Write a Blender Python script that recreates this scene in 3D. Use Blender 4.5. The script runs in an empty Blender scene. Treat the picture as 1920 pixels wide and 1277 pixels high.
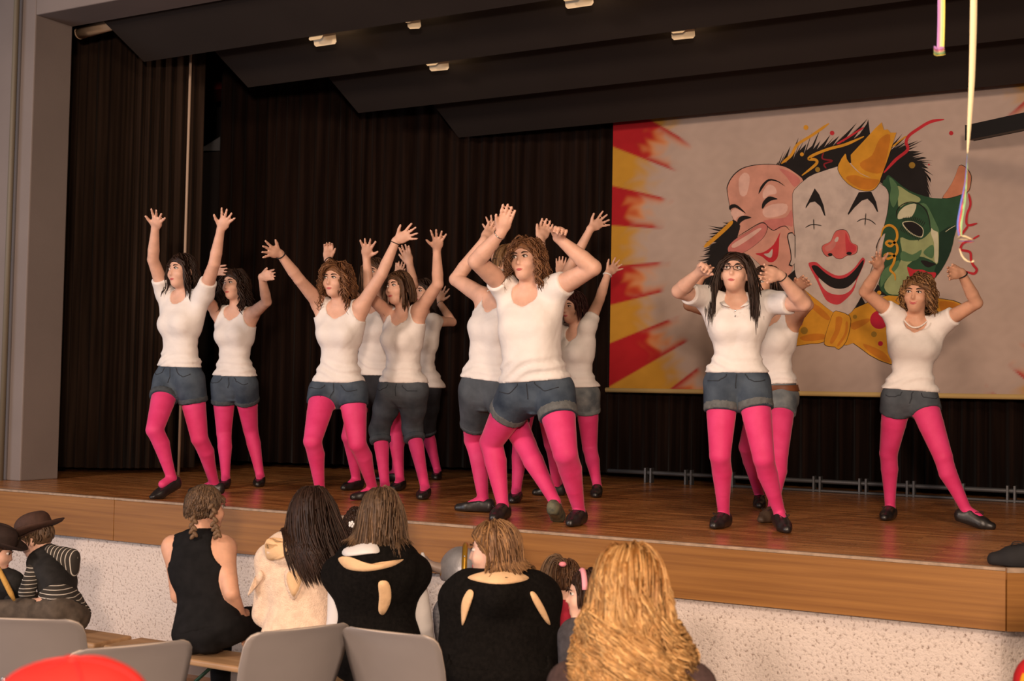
import bpy, math, random
import numpy as np
from mathutils import Vector, Matrix
from mathutils.geometry import tessellate_polygon
from mathutils.bvhtree import BVHTree
random.seed(4); RNG = np.random.default_rng(4)
SC = bpy.context.scene; COL = SC.collection
# ------------------------------------------------------------------ camera
IW, IH, FPX = 1920, 1277, 2400.0
YAW, PITCH, ROLL = math.radians(-29.512), math.radians(2.3245), math.radians(1.0578)
EYE = np.array([0, 0, 1.74])
def _basis():
    f = np.array([math.sin(YAW)*math.cos(PITCH), math.cos(YAW)*math.cos(PITCH), math.sin(PITCH)])
    r = np.array([math.cos(YAW), -math.sin(YAW), 0]); u = np.cross(r, f)
    return math.cos(ROLL)*r+math.sin(ROLL)*u, -math.sin(ROLL)*r+math.cos(ROLL)*u, f
CR, CU, CF = _basis()
cd = bpy.data.cameras.new('camera'); cam = bpy.data.objects.new('camera', cd); COL.objects.link(cam)
cd.sensor_width = 36; cd.lens = 36*FPX/IW; cd.clip_start = .05; cd.clip_end = 200
cam.matrix_world = Matrix(((CR[0], CU[0], -CF[0], EYE[0]), (CR[1], CU[1], -CF[1], EYE[1]), (CR[2], CU[2], -CF[2], EYE[2]), (0, 0, 0, 1)))
cd.dof.use_dof = True; cd.dof.focus_distance = 8.0; cd.dof.aperture_fstop = 4.0
SC.camera = cam
SC.view_settings.view_transform = 'Standard'; SC.view_settings.look = 'None'
SC.view_settings.exposure = .22; SC.view_settings.gamma = 1; SC.view_settings.use_curve_mapping = False
# ------------------------------------------------------------------ light
w = bpy.data.worlds.new('hall'); SC.world = w; w.use_nodes = True
w.node_tree.nodes['Background'].inputs[0].default_value = (.66, .54, .49, 1)
w.node_tree.nodes['Background'].inputs[1].default_value = .085
def aim(o, tgt):
    d = Vector(tgt)-o.location; o.rotation_euler = d.to_track_quat('-Z', 'Y').to_euler()
def lamp(name, kind, loc, tgt, power, col, size=.3, size_y=None, spot=None, blend=.6):
    l = bpy.data.lights.new(name, kind); l.energy = power; l.color = col
    if kind == 'AREA':
        l.size = size
        if size_y: l.shape = 'RECTANGLE'; l.size_y = size_y
    else: l.shadow_soft_size = size
    if spot: l.spot_size = math.radians(spot); l.spot_blend = blend
    o = bpy.data.objects.new(name, l); COL.objects.link(o); o.location = loc; aim(o, tgt); return o
lamp('stand_floodlight', 'SPOT', (.7, -1.6, 2.5), (-3.4, 8.0, 1.9), 1500, (1, .745, .575), .2, spot=66, blend=.5)
lamp('hall_floodlight', 'SPOT', (-6.5, -2.5, 4.6), (-4.4, 8.0, 1.6), 1500, (1, .755, .60), .6, spot=70, blend=.6)
lamp('hall_floodlight', 'SPOT', (2.2, -1.0, 4.6), (-2.6, 7.5, 1.4), 750, (1, .73, .53), .5, spot=70, blend=.6)
lamp('hall_window_daylight', 'AREA', (-12.5, -3.5, 2.6), (-4, 5.5, 1.0), 300, (.80, .87, 1), 4.5, 2.0)
lamp('hall_ceiling_light', 'AREA', (-.6, 2.6, 4.6), (-1.6, 3.6, 0), 60, (1, .70, .42), 1.0, 1.0)
# ------------------------------------------------------------------ helpers
def ray(u, v): return ((u-IW/2)/FPX)*CR - ((v-IH/2)/FPX)*CU + CF
def pix(u, v, depth): return EYE+ray(u, v)*depth
def onz(u, v, z): d = ray(u, v); return EYE+d*((z-EYE[2])/d[2])
def ony(u, v, y): d = ray(u, v); return EYE+d*(y/d[1])
def depth_of(p): return float((np.asarray(p)-EYE)@CF)
def nrm(v): v = np.asarray(v, float); return v/(np.linalg.norm(v)+1e-12)
MATS = {}
def mat(name, col, rough=.7, var=.0, vscale=8, bump=0, bscale=60, spec=.3, metal=0, col2=None, stretch=None, attr=None, sheen=0, sub=0, trans=0, detail=3):
    if name in MATS: return MATS[name]
    m = bpy.data.materials.new(name); m.use_nodes = True; nt = m.node_tree; N = nt.nodes; L = nt.links
    b = N['Principled BSDF']; b.inputs['Roughness'].default_value = rough; b.inputs['Metallic'].default_value = metal
    b.inputs['Specular IOR Level'].default_value = spec
    if sheen: b.inputs['Sheen Weight'].default_value = sheen; b.inputs['Sheen Roughness'].default_value = .4
    if sub: b.inputs['Subsurface Weight'].default_value = sub; b.inputs['Subsurface Radius'].default_value = (.012, .005, .003)
    if trans: b.inputs['Transmission Weight'].default_value = trans
    c = (*col, 1); b.inputs['Base Color'].default_value = c
    tc = N.new('ShaderNodeTexCoord'); src = tc.outputs['Object']
    if stretch:
        mp = N.new('ShaderNodeMapping'); mp.inputs['Scale'].default_value = stretch; L.new(src, mp.inputs[0]); src = mp.outputs[0]
    base = None
    if attr:
        a = N.new('ShaderNodeAttribute'); a.attribute_name = attr; base = a.outputs['Color']
    if col2 is not None or var:
        n = N.new('ShaderNodeTexNoise'); n.inputs['Scale'].default_value = vscale; n.inputs['Detail'].default_value = detail; L.new(src, n.inputs['Vector'])
        if attr:
            hs = N.new('ShaderNodeHueSaturation'); mr = N.new('ShaderNodeMapRange'); mr.inputs[1].default_value = .3; mr.inputs[2].default_value = .7
            mr.inputs[3].default_value = 1-var; mr.inputs[4].default_value = 1+var; L.new(n.outputs['Fac'], mr.inputs[0]); L.new(mr.outputs[0], hs.inputs['Value']); L.new(base, hs.inputs['Color']); base = hs.outputs[0]
        else:
            r = N.new('ShaderNodeValToRGB'); r.color_ramp.elements[0].position = .32; r.color_ramp.elements[1].position = .68
            if col2 is None: c0 = tuple(x*(1-var) for x in col); c1 = tuple(min(1, x*(1+var)) for x in col)
            else: c0, c1 = col, col2
            r.color_ramp.elements[0].color = (*c0, 1); r.color_ramp.elements[1].color = (*c1, 1)
            L.new(n.outputs['Fac'], r.inputs[0]); base = r.outputs[0]
    if base is not None: L.new(base, b.inputs['Base Color'])
    if bump:
        n2 = N.new('ShaderNodeTexNoise'); n2.inputs['Scale'].default_value = bscale; n2.inputs['Detail'].default_value = 4; L.new(src, n2.inputs['Vector'])
        bp = N.new('ShaderNodeBump'); bp.inputs['Strength'].default_value = 1; bp.inputs['Distance'].default_value = bump; L.new(n2.outputs['Fac'], bp.inputs['Height']); L.new(bp.outputs[0], b.inputs['Normal'])
    MATS[name] = m; return m
def mesh_obj(name, v, f, m, parent=None, smooth=True, attr=None):
    v = np.asarray(v, np.float32)
    if parent is not None: v = v-np.array(parent_loc(parent), np.float32)
    me = bpy.data.meshes.new(name)
    if isinstance(f, np.ndarray):
        k = f.shape[1]; me.vertices.add(len(v)); me.vertices.foreach_set('co', v.ravel())
        me.loops.add(f.size); me.loops.foreach_set('vertex_index', f.astype(np.int32).ravel())
        me.polygons.add(len(f)); me.polygons.foreach_set('loop_start', np.arange(0, f.size, k, dtype=np.int32)); me.update(calc_edges=True); me.validate()
    else: me.from_pydata([tuple(map(float, x)) for x in v], [], f)
    if smooth: me.polygons.foreach_set('use_smooth', [True]*len(me.polygons))
    if attr is not None:
        ca = me.color_attributes.new('tone', 'FLOAT_COLOR', 'POINT'); a = np.ones((len(v), 4), np.float32); a[:, :3] = attr; ca.data.foreach_set('color', a.ravel())
    for mm in (m if isinstance(m, (list, tuple)) else [m]): me.materials.append(mm)
    o = bpy.data.objects.new(name, me); COL.objects.link(o)
    if parent is not None: o.parent = parent
    return o
PL = {}
def parent_loc(o):
    p = np.zeros(3)
    while o is not None: p = p+np.array(o.location); o = o.parent
    return p
def tag(o, label, cat, group=None):
    o['label'] = label; o['category'] = cat
    if group: o['group'] = group
    return o
def empty(name, loc, label=None, cat=None, group=None):
    o = bpy.data.objects.new(name, None); COL.objects.link(o); o.location = tuple(map(float, loc)); o.empty_display_size = .1
    if label: tag(o, label, cat, group)
    return o
def structure(o): o['kind'] = 'structure'; return o
def box_vf(lo, hi):
    x0, y0, z0 = lo; x1, y1, z1 = hi
    v = [(x0, y0, z0), (x1, y0, z0), (x1, y1, z0), (x0, y1, z0), (x0, y0, z1), (x1, y0, z1), (x1, y1, z1), (x0, y1, z1)]
    return v, [(0, 3, 2, 1), (4, 5, 6, 7), (0, 1, 5, 4), (1, 2, 6, 5), (2, 3, 7, 6), (3, 0, 4, 7)]
def bevel(o, wd=.006, seg=2):
    b = o.modifiers.new('bevel', 'BEVEL'); b.width = wd; b.segments = seg; b.limit_method = 'ANGLE'; return o
def box(name, lo, hi, m, parent=None, bev=.004):
    v, f = box_vf(lo, hi); o = mesh_obj(name, v, f, m, parent, smooth=False)
    return bevel(o, bev) if bev else o
def prism(poly, h0, h1, frame):
    """extrude 2D polygon: frame=(origin,ux,uy,un)"""
    o, ux, uy, un = [np.asarray(a, float) for a in frame]; n = len(poly)
    v = [o+ux*p[0]+uy*p[1]+un*h0 for p in poly]+[o+ux*p[0]+uy*p[1]+un*h1 for p in poly]
    tri = tessellate_polygon([[Vector((p[0], p[1], 0)) for p in poly]])
    f = [tuple(t) for t in tri]+[tuple(n+i for i in reversed(t)) for t in tri]+[(i, (i+1) % n, n+(i+1) % n, n+i) for i in range(n)]
    return v, f
def tube_vf(path, r, sides=8, flat=None, cap=True):
    P = np.asarray(path, float); n = len(P); r = np.broadcast_to(np.asarray(r, float), (n,))
    T = np.gradient(P, axis=0); T /= np.linalg.norm(T, axis=1)[:, None]+1e-12
    a = np.array([0, 0, 1.]) if abs(T[0][2]) < .9 else np.array([1., 0, 0]); u = nrm(np.cross(T[0], a)); V = []
    for i in range(n):
        u = nrm(u-T[i]*(u@T[i])); w_ = np.cross(T[i], u)
        for j in range(sides):
            t = 2*math.pi*j/sides; V.append(P[i]+r[i]*(math.cos(t)*u+math.sin(t)*w_))
    F = [(i*sides+j, i*sides+(j+1) % sides, (i+1)*sides+(j+1) % sides, (i+1)*sides+j) for i in range(n-1) for j in range(sides)]
    if cap: F += [tuple(range(sides))[::-1], tuple((n-1)*sides+j for j in range(sides))]
    return V, F
def join(parts):
    V = []; F = []
    for v, f in parts:
        o = len(V); V += [tuple(x) for x in v]; F += [tuple(i+o for i in q) for q in f]
    return V, F
def ellipsoid_vf(c, M, r, nu=12, nv=8):
    c = np.asarray(c); M = np.asarray(M); V = []
    for i in range(nv+1):
        t = math.pi*i/nv
        for j in range(nu):
            p = 2*math.pi*j/nu; q = np.array([math.sin(t)*math.cos(p)*r[0], math.sin(t)*math.sin(p)*r[1], math.cos(t)*r[2]]); V.append(c+q@M)
    F = [(i*nu+j, (i+1)*nu+j, (i+1)*nu+(j+1) % nu, i*nu+(j+1) % nu) for i in range(nv) for j in range(nu)]
    return V, F
def smooth_poly(p, n=4, closed=True):
    p = np.asarray(p, float); m = len(p); out = []
    for i in range(m if closed else m-1):
        g = (lambda k: p[k % m]) if closed else (lambda k: p[min(max(k, 0), m-1)])
        a, b, c, d = g(i-1), g(i), g(i+1), g(i+2)
        for j in range(n):
            t = j/n; out.append(.5*(2*b+(c-a)*t+(2*a-5*b+4*c-d)*t*t+(3*b-a-3*c+d)*t**3))
    if not closed: out.append(p[-1])
    return np.array(out)
# ------------------------------------------------------------------ materials
def parquet():
    m = bpy.data.materials.new('stage_parquet'); m.use_nodes = True; nt = m.node_tree; N = nt.nodes; L = nt.links; b = N['Principled BSDF']; b.inputs['Specular IOR Level'].default_value = .5
    tc = N.new('ShaderNodeTexCoord'); br = N.new('ShaderNodeTexBrick'); br.inputs['Scale'].default_value = 1; br.inputs['Brick Width'].default_value = .42; br.inputs['Row Height'].default_value = .062; br.inputs['Mortar Size'].default_value = .0012
    br.inputs['Color1'].default_value = (.34, .125, .035, 1); br.inputs['Color2'].default_value = (.56, .24, .078, 1); br.inputs['Mortar'].default_value = (.09, .035, .012, 1); L.new(tc.outputs['Object'], br.inputs['Vector'])
    mp = N.new('ShaderNodeMapping'); mp.inputs['Scale'].default_value = (1.2, 22, 1); L.new(tc.outputs['Object'], mp.inputs[0]); n = N.new('ShaderNodeTexNoise'); n.inputs['Scale'].default_value = 2.5; n.inputs['Detail'].default_value = 5; L.new(mp.outputs[0], n.inputs['Vector'])
    hs = N.new('ShaderNodeHueSaturation'); mr = N.new('ShaderNodeMapRange'); mr.inputs[1].default_value = .3; mr.inputs[2].default_value = .7; mr.inputs[3].default_value = .62; mr.inputs[4].default_value = 1.35
    L.new(n.outputs['Fac'], mr.inputs[0]); L.new(mr.outputs[0], hs.inputs['Value']); L.new(br.outputs['Color'], hs.inputs['Color']); L.new(hs.outputs[0], b.inputs['Base Color'])
    r2 = N.new('ShaderNodeMapRange'); r2.inputs[3].default_value = .18; r2.inputs[4].default_value = .36; L.new(n.outputs['Fac'], r2.inputs[0]); L.new(r2.outputs[0], b.inputs['Roughness'])
    bp = N.new('ShaderNodeBump'); bp.inputs['Distance'].default_value = .0008; L.new(n.outputs['Fac'], bp.inputs['Height']); L.new(bp.outputs[0], b.inputs['Normal']); return m
M_wood_floor = parquet()
M_fascia = mat('fascia_veneer', (.20, .082, .020), .42, vscale=1.6, col2=(.30, .135, .034), stretch=(.55, 1, 26), bump=.0003, bscale=30, spec=.35, detail=5)
M_edge = mat('stage_edge_strip', (.33, .235, .165), .45, var=.2, vscale=30)
M_plaster = mat('wall_paint', (.20, .166, .154), .85, var=.05, vscale=2, bump=.0006, bscale=160)
M_curtain = mat('curtain_velvet', (.0135, .0072, .0052), .95, var=.4, vscale=3, stretch=(6, 6, .3), spec=.05, sheen=.03)
M_baffle = mat('ceiling_baffle_paint', (.021, .0148, .0125), .8, var=.06, vscale=2)
M_floor = mat('hall_linoleum', (.42, .39, .41), .4, var=.06, vscale=6)
M_silver = mat('silver', (.75, .72, .68), .25, metal=1)
M_black = mat('black_metal', (.012, .011, .011), .5)
M_grey_metal = mat('grey_steel', (.25, .25, .26), .4, metal=.8); M_rail = mat('rail_steel', (.10, .10, .105), .5, metal=.5)
# rough cast plaster with deep pits
def roughcast():
    m = bpy.data.materials.new('roughcast'); m.use_nodes = True; nt = m.node_tree; N = nt.nodes; L = nt.links; b = N['Principled BSDF']
    b.inputs['Roughness'].default_value = .95; b.inputs['Specular IOR Level'].default_value = .1
    tc = N.new('ShaderNodeTexCoord'); n = N.new('ShaderNodeTexNoise'); n.inputs['Scale'].default_value = 62; n.inputs['Detail'].default_value = 6; n.inputs['Roughness'].default_value = .62
    L.new(tc.outputs['Object'], n.inputs['Vector'])
    r = N.new('ShaderNodeValToRGB'); r.color_ramp.elements[0].position = .30; r.color_ramp.elements[1].position = .46
    r.color_ramp.elements[0].color = (.30, .215, .175, 1); r.color_ramp.elements[1].color = (.74, .645, .59, 1); L.new(n.outputs['Fac'], r.inputs[0]); L.new(r.outputs[0], b.inputs['Base Color'])
    bp = N.new('ShaderNodeBump'); bp.inputs['Distance'].default_value = .012; L.new(n.outputs['Fac'], bp.inputs['Height']); L.new(bp.outputs[0], b.inputs['Normal'])
    return m
M_rough = roughcast()
# ------------------------------------------------------------------ setting
SZ = 1.0; EY = 6.06; XR = -.89
c30, s30 = math.cos(math.radians(30)), math.sin(math.radians(30))
structure(mesh_obj('floor', *box_vf((-14, -4, -.1), (6, 6.2, 0)), M_floor, smooth=False))
poly = [(-11, EY), (XR, EY), (XR+2.6*c30, EY+2.6*s30), (6, EY+2.6*s30), (6, 11.2), (-11, 11.2)]
v, f = prism(poly, -.05, 0, ((0, 0, SZ), (1, 0, 0), (0, 1, 0), (0, 0, 1)))
stage = structure(mesh_obj('floor_stage', v, f, M_wood_floor, smooth=False))
fas = empty('trim_1', (-4, EY, SZ-.28)); structure(fas)
zt, zb = SZ-.006, SZ-.275
for a, b in ((-11, -9.14), (-9.137, -6.392), (-6.388, -3.642), (-3.638, XR-.001)):
    box('fascia_panel', (a, EY-.012, zb), (b, EY+.02, zt-.005), M_fascia, fas, .0015)
    box('edge_strip', (a, EY-.016, zt-.004), (b, EY+.02, SZ+.004), M_edge, fas, .0015)
fr = (np.array([XR, EY, 0]), np.array([c30, s30, 0]), np.array([s30, -c30, 0]), np.array([0, 0, 1.]))
for nm_, z0, z1, m_ in (('fascia_panel', zb, zt-.012, M_fascia), ('edge_strip', zt-.011, SZ+.004, M_edge)):
    v, f = prism([(0, -.02), (2.6, -.02), (2.6, .012), (0, .012)], z0, z1, fr); mesh_obj(nm_, v, f, m_, fas, smooth=False)
v, f = prism([(-11, EY+.05), (XR-.03, EY+.05), (XR-.03+2.6*c30, EY+.05+2.6*s30), (XR+2.5, EY+3), (-11, EY+3)], 0, zb+.02, ((0, 0, 0), (1, 0, 0), (0, 1, 0), (0, 0, 1)))
structure(mesh_obj('wall_front', v, f, M_rough, smooth=False))
M_base = mat('baseboard_wood', (.33, .15, .07), .5, var=.2, vscale=6, stretch=(1, 1, 8))
structure(box('baseboard_front', (-11, EY+.02, 0), (XR-.03, EY+.05, .075), M_base))
# proscenium wall with its deep reveal
OX, OT, Y0, Y1 = -8.015, 4.57, 6.64, 7.0
structure(box('wall_left', (-12, Y0, SZ), (OX, Y1, 7), M_plaster, bev=.01))
structure(box('wall_header', (OX, Y0, OT), (7, Y1, 7), M_plaster, bev=.01))
structure(box('wall_back', (-12, 11.3, 0), (7, 11.4, 7), mat('backstage_wall', (.03, .022, .02), .9)))
structure(box('wall_stage_left', (-12, Y1, 0), (-11.9, 11.3, 7), MATS['backstage_wall']))
structure(box('ceiling_stage', (-12, Y1, 5.4), (7, 11.3, 5.5), MATS['backstage_wall']))
p0 = ony(9, 600, Y0-.06)
o = structure(mesh_obj('trim_2', *tube_vf([(p0[0], Y0-.05, z) for z in (SZ, 3, 5, 7)], .022, 14), mat('pipe_paint', (.15, .125, .09), .5)))
# ceiling baffles: tilted boards, each lower end behind the last
bx = [(7.5, -7.73), (8.25, -7.29), (9.0, -6.68), (9.75, -6.11)]
bp_px = [(270, 116), (465, 164), (672, 212), (860, 258)]
names = ['frontmost dark ceiling baffle board just behind the proscenium header', 'second dark ceiling baffle board from the header, tilted down to the back', 'third dark ceiling baffle board from the header, above the dancers', 'rearmost dark ceiling baffle board, directly above the painted banner']
BAF = []
for (yb, _), px, lb in zip(bx, bp_px, names):
    e = ony(*px, yb); d = .72
    prof = [(0, 0), (-d, d*.5), (-d, d*.5+.02), (0, .025)]
    v, f = prism(prof, 0, 11.5, (e, (0, 1, 0), (0, 0, 1), (1, 0, 0)))
    o = mesh_obj('ceiling_baffle', v, f, M_baffle, smooth=False); tag(o, lb, 'ceiling panel', 'stage ceiling baffles'); BAF.append((e, yb))
# ------------------------------------------------------------------ curtains
def curtain(name, path, z0, z1, label, pitch=.11, amp=.045, seed=0, m=None):
    P = smooth_poly(path, 12, False); seg = np.r_[0, np.cumsum(np.linalg.norm(np.diff(P, axis=0), axis=1))]; Ls = seg[-1]
    n = int(Ls/pitch*8); s = np.linspace(0, Ls, n); X = np.stack([np.interp(s, seg, P[:, k]) for k in range(2)], 1)
    T = np.gradient(X, axis=0); T /= np.linalg.norm(T, axis=1)[:, None]; Nn = np.stack([T[:, 1], -T[:, 0]], 1)
    rs = np.random.default_rng(seed); ph = np.cumsum(np.interp(s, np.linspace(0, Ls, int(Ls/.3)+2), rs.uniform(.6, 1.45, int(Ls/.3)+2)))*(s[1]-s[0])/pitch*2*math.pi
    am = np.interp(s, np.linspace(0, Ls, int(Ls/.25)+2), rs.uniform(.5, 1.3, int(Ls/.25)+2))*amp
    V = []; rows = 7
    for k in range(rows):
        t = k/(rows-1); z = z0+(z1-z0)*t; dr = rs.uniform(-.3, .3)
        off = am*(1.15-.5*t)*np.sin(ph+dr*(1-t))
        q = X+Nn*off[:, None]; V.append(np.c_[q, np.full(n, z)])
    V = np.concatenate(V); i = np.arange(n-1); F = np.concatenate([np.stack([k*n+i, k*n+i+1, (k+1)*n+i+1, (k+1)*n+i], 1) for k in range(rows-1)])
    o = mesh_obj(name, V, F, m or M_curtain); sm = o.modifiers.new('thickness', 'SOLIDIFY'); sm.thickness = .006
    return tag(o, label, 'curtain', 'dark stage curtains')
curtain('stage_curtain', [(-8.9, 7.5), (-8.35, 7.62), (-8.1, 7.85), (-7.83, 8.3)], SZ+.045, 5.3, 'narrow dark brown pleated side curtain beside the grey proscenium pillar', .09, .04, 1, mat('side_curtain_velvet', (.024, .0145, .010), .95, var=.4, vscale=3, stretch=(6, 6, .3), spec=.05, sheen=.03))
curtain('stage_curtain', [(-8.45, 9.2), (-7.6, 9.36), (-6.6, 9.75), (-5.6, 10.1), (-4.4, 10.28), (-2, 10.35), (5, 10.35)], SZ+.05, 5.3, 'wide dark brown pleated backdrop curtain behind the dancers and the banner', .12, .045, 2)
pp = ony(356, 105, 8.0)
tag(mesh_obj('curtain_pole', *tube_vf([(pp[0]+.01, 8.0, z) for z in (SZ, 2.5, 4, 5.35)], .012, 10), mat('pole_paint', (.45, .33, .25), .4)), 'thin pale vertical pole at the inner edge of the side curtain', 'pole')
# things seen in the dark gap behind the pole
a = ony(385, 130, 10.2); box_o = box('storage_crate', (a[0]-.4, 10.15, a[2]-.25), (a[0]+.35, 10.6, a[2]+.25), mat('crate_red', (.10, .008, .008), .6)); tag(box_o, 'dark red box high up in the gap behind the pale pole', 'box')
a = ony(392, 280, 9.9)
v, f = prism([(-.16, 0), (.2, -.03), (.2, .14)], 0, .02, ((a[0], 9.9, a[2]), (1, 0, 0), (0, 0, 1), (0, 1, 0))); tag(mesh_obj('backstage_panel', v, f, mat('panel_grey', (.16, .16, .17), .6), smooth=False), 'small grey triangular panel in the dark gap below the red box', 'panel')
structure(box('trim_3', (a[0]-1.2, 9.9, SZ), (a[0]+.35, 10.1, a[2]-.03), MATS['backstage_wall'])); structure(box('trim_4', (-9.6, 10.15, SZ), (-8.4, 10.6, 4.2), MATS['backstage_wall']))
# rolled screen under the header
pa, pb = ony(150, 62, 7.2), ony(330, 12, 7.2)
scr = empty('rolled_screen', pa, 'cream rolled-up projection screen hanging under the left end of the header', 'screen')
mesh_obj('roll', *tube_vf([pa+(pb-pa)*t for t in np.linspace(0, 1.5, 6)], .048, 16), mat('screen_cloth', (.55, .40, .27), .6), scr)
mesh_obj('end_cap', *tube_vf([pa-(pb-pa)*.012, pa], .05, 16), MATS['screen_cloth'], scr)
# ------------------------------------------------------------------ stage lamps between the baffles
def stage_lamp(px, yb, label, bright, tilt=0, wide=.17):
    e = ony(*px, yb); root = empty('stage_spotlight', e+[0, 0, .22], label, 'spotlight', 'stage spotlights between the baffles')
    v, f = tube_vf([e+[0, .0, .22], e+[0, .02, .17], e+[0, .05, .1], e+[0, .07, .06]], [.05, .075, .085, .09], 16); mesh_obj('housing', v, f, M_black, root)
    mb = mat('barn_door_lit' if bright else 'barn_door_dim', (.8, .62, .38), .45)
    for ang, nm_ in ((tilt, 'barn_door'), (tilt+math.pi, 'barn_door')):
        ca, sa = math.cos(ang), math.sin(ang); ux = np.array([ca, sa, 0]); 
        fl = np.array([-sa*.35, ca*.35, -.8]) if nm_ else 0
        hw = wide/2 if ang == tilt else wide*.3
        org = e+np.array([-sa, ca, 0])*.085+[0, .03, .09] if ang != tilt else e+np.array([0, -.02, .085])
        pl = [(-hw, 0), (hw*.5, 0), (hw, -.05), (hw, -.14), (hw-.015, -.155), (-hw+.015, -.155), (-hw, -.14)]
        uy = nrm(np.array([0, .35 if ang != tilt else -.25, .9])); un = nrm(np.cross(ux, uy))
        v, f = prism(pl, 0, .004, (org, ux, uy, un)); mesh_obj('barn_door', v, f, mb, root, smooth=False)
    l = bpy.data.lights.new('spotlight_bulb', 'POINT'); l.energy = bright*.12; l.color = (1, .74, .42); l.shadow_soft_size = .03
    lo = bpy.data.objects.new('bulb', l); COL.objects.link(lo); lo.parent = root; lo.location = (0, .045, -.17); lo.rotation_euler = (math.radians(8), 0, 0)
    mesh_obj('lens', *tube_vf([e+[0, .06, .095], e+[0, .062, .092]], [.08, .08], 16), mat('lamp_lens', (.9, .8, .6), .2, trans=.6), root)
stage_lamp((608, 68), 7.62, 'brightest stage spotlight, its lit flap hanging below the first baffle', 38, .0, .21)
stage_lamp((822, 116), 8.37, 'small stage spotlight peeking below the second baffle left of centre', 26, .1)
stage_lamp((1085, -6), 7.62, 'bright stage spotlight cut by the top edge of the photo', 38, .0, .21)
stage_lamp((1280, 55), 8.37, 'small stage spotlight below the second baffle above the right half', 26, .1)
stage_lamp((775, 36), 7.62, 'dim stage spotlight barely showing under the first baffle', 14, .3, .1)
# ------------------------------------------------------------------ painted banner
BY = 10.0; BL, BRt, BB, BT = -4.692, -.73, 1.79, 4.36
def proj(p):
    q = np.asarray(p)-EYE; z = q@CF; return IW/2+FPX*(q@CR)/z, IH/2-FPX*(q@CU)/z
CREAM = np.array([.40, .30, .248]); RED = np.array([.34, .014, .018]); YEL = np.array([.44, .215, .016]); ORA = np.array([.60, .20, .03])
ban = empty('painted_banner', ((BL+BRt)/2, BY, BB), 'large cloth banner painted with three carnival masks and red and yellow rays', 'banner')
nx, nz = 300, 186; gx, gz = np.meshgrid(np.linspace(BL, BRt, nx), np.linspace(BB, BT, nz)); BV = np.stack([gx.ravel(), np.full(gx.size, BY), gz.ravel()], 1)
U, Vv = proj(BV); du = U-1610; an = np.degrees(np.arctan2(Vv-455, np.abs(du))); rr0 = np.hypot(du, Vv-455)
nz1 = np.sin(U*.11+np.sin(Vv*.13)*2)*np.sin(Vv*.09+1+np.sin(U*.07)*2)
lb = [-67, -58.5, -50, -41.4, -30.6, -21.3, -13, -4, 5.5, 14.1, 22, 30, 37.8, 46, 55, 64]; rb = [-68, -60, -51, -40.5, -31.5, -22, -13, -4, 5, 14, 22, 31, 39.5, 48, 57, 66]
redL = np.zeros(len(U), bool); redR = redL.copy(); edge = np.full(len(U), 9.)
for k in range(0, 15):
    for bb, sel, red in ((lb, du < 0, redL), (rb, du >= 0, redR)):
        m = sel & (an >= bb[k]) & (an < bb[k+1]); edge[m] = np.minimum(an[m]-bb[k], bb[k+1]-an[m])
        isred = (k in (2, 4, 6, 8, 10, 12, 14)) if bb is lb else (k in (1, 3, 5, 7, 9, 11, 13))
        if isred: red[m] = True
red = np.where(du < 0, redL, redR); soft = np.clip(.5+np.where(red, 1, -1)*np.radians(edge)*rr0/3.2, 0, 1)[:, None]
if True:
    sm = lambda a, b, x: (lambda t: t*t*(3-2*t))(np.clip((x-a)/(b-a), 0, 1)); rn = rr0+nz1*12
    rim = sm(360, 392, rn); mid = sm(385, 440, rn); wgt = np.exp(-(edge/1.6)**2); ar = np.maximum(mid, rim*wgt); ay = sm(385, 450, rn)
    ored = ORA*(1-sm(410, 450, rn)[:, None])+RED*sm(410, 450, rn)[:, None]; ored = ored*(1-wgt[:, None])+RED*wgt[:, None]
    Cc = ((CREAM*(1-ar[:, None])+ored*ar[:, None])*soft+(CREAM*(1-ay[:, None]*.95)+YEL*ay[:, None]*.95)*(1-soft))*(1+.03*nz1[:, None])
i, j = np.meshgrid(np.arange(nx-1), np.arange(nz-1)); i, j = i.ravel(), j.ravel(); BF = np.stack([j*nx+i, j*nx+i+1, (j+1)*nx+i+1, (j+1)*nx+i], 1)
mesh_obj('cloth', BV, BF, mat('banner_cloth', (.6, .48, .4), .9, attr='tone', var=.05, vscale=3, bump=.0006, bscale=200, spec=.1), ban, attr=Cc)
mesh_obj('hem_rod', *tube_vf([(BL-.035, BY+.012, BB-.012), (-3, BY+.012, BB-.014), (BRt+.03, BY+.012, BB-.012)], .022, 10), mat('hem_cloth', (.52, .36, .14), .8), ban)
LAY = [0]
PC = dict(black=(.012, .009, .008), cream=(.46, .36, .305), pink=(.50, .235, .17), rose=(.46, .15, .125), nose=(.50, .10, .085), red=(.42, .022, .03), lip=(.46, .04, .05), gold=(.52, .235, .020), amber=(.44, .15, .014), green=(.022, .062, .028), dgreen=(.010, .028, .015), lgreen=(.27, .30, .13), mgreen=(.075, .15, .065), ear=(.46, .17, .09), olive=(.26, .145, .02), maroon=(.36, .012, .03), yellow=(.60, .33, .03), wine=(.20, .012, .018), hi=(.60, .36, .29), teal=(.03, .085, .06), pale=(.50, .46, .30))
CROP = dict(a=(1300, 210, 4.9125), b=(1480, 210, 4.911), c=(1300, 400, 4.256), d=(1560, 400, 4.257), x=(0, 0, 1))
def P2(crop, pts): ox, oy, k = CROP[crop]; return [(ox+p[0]/k, oy+p[1]/k) for p in pts]
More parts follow.
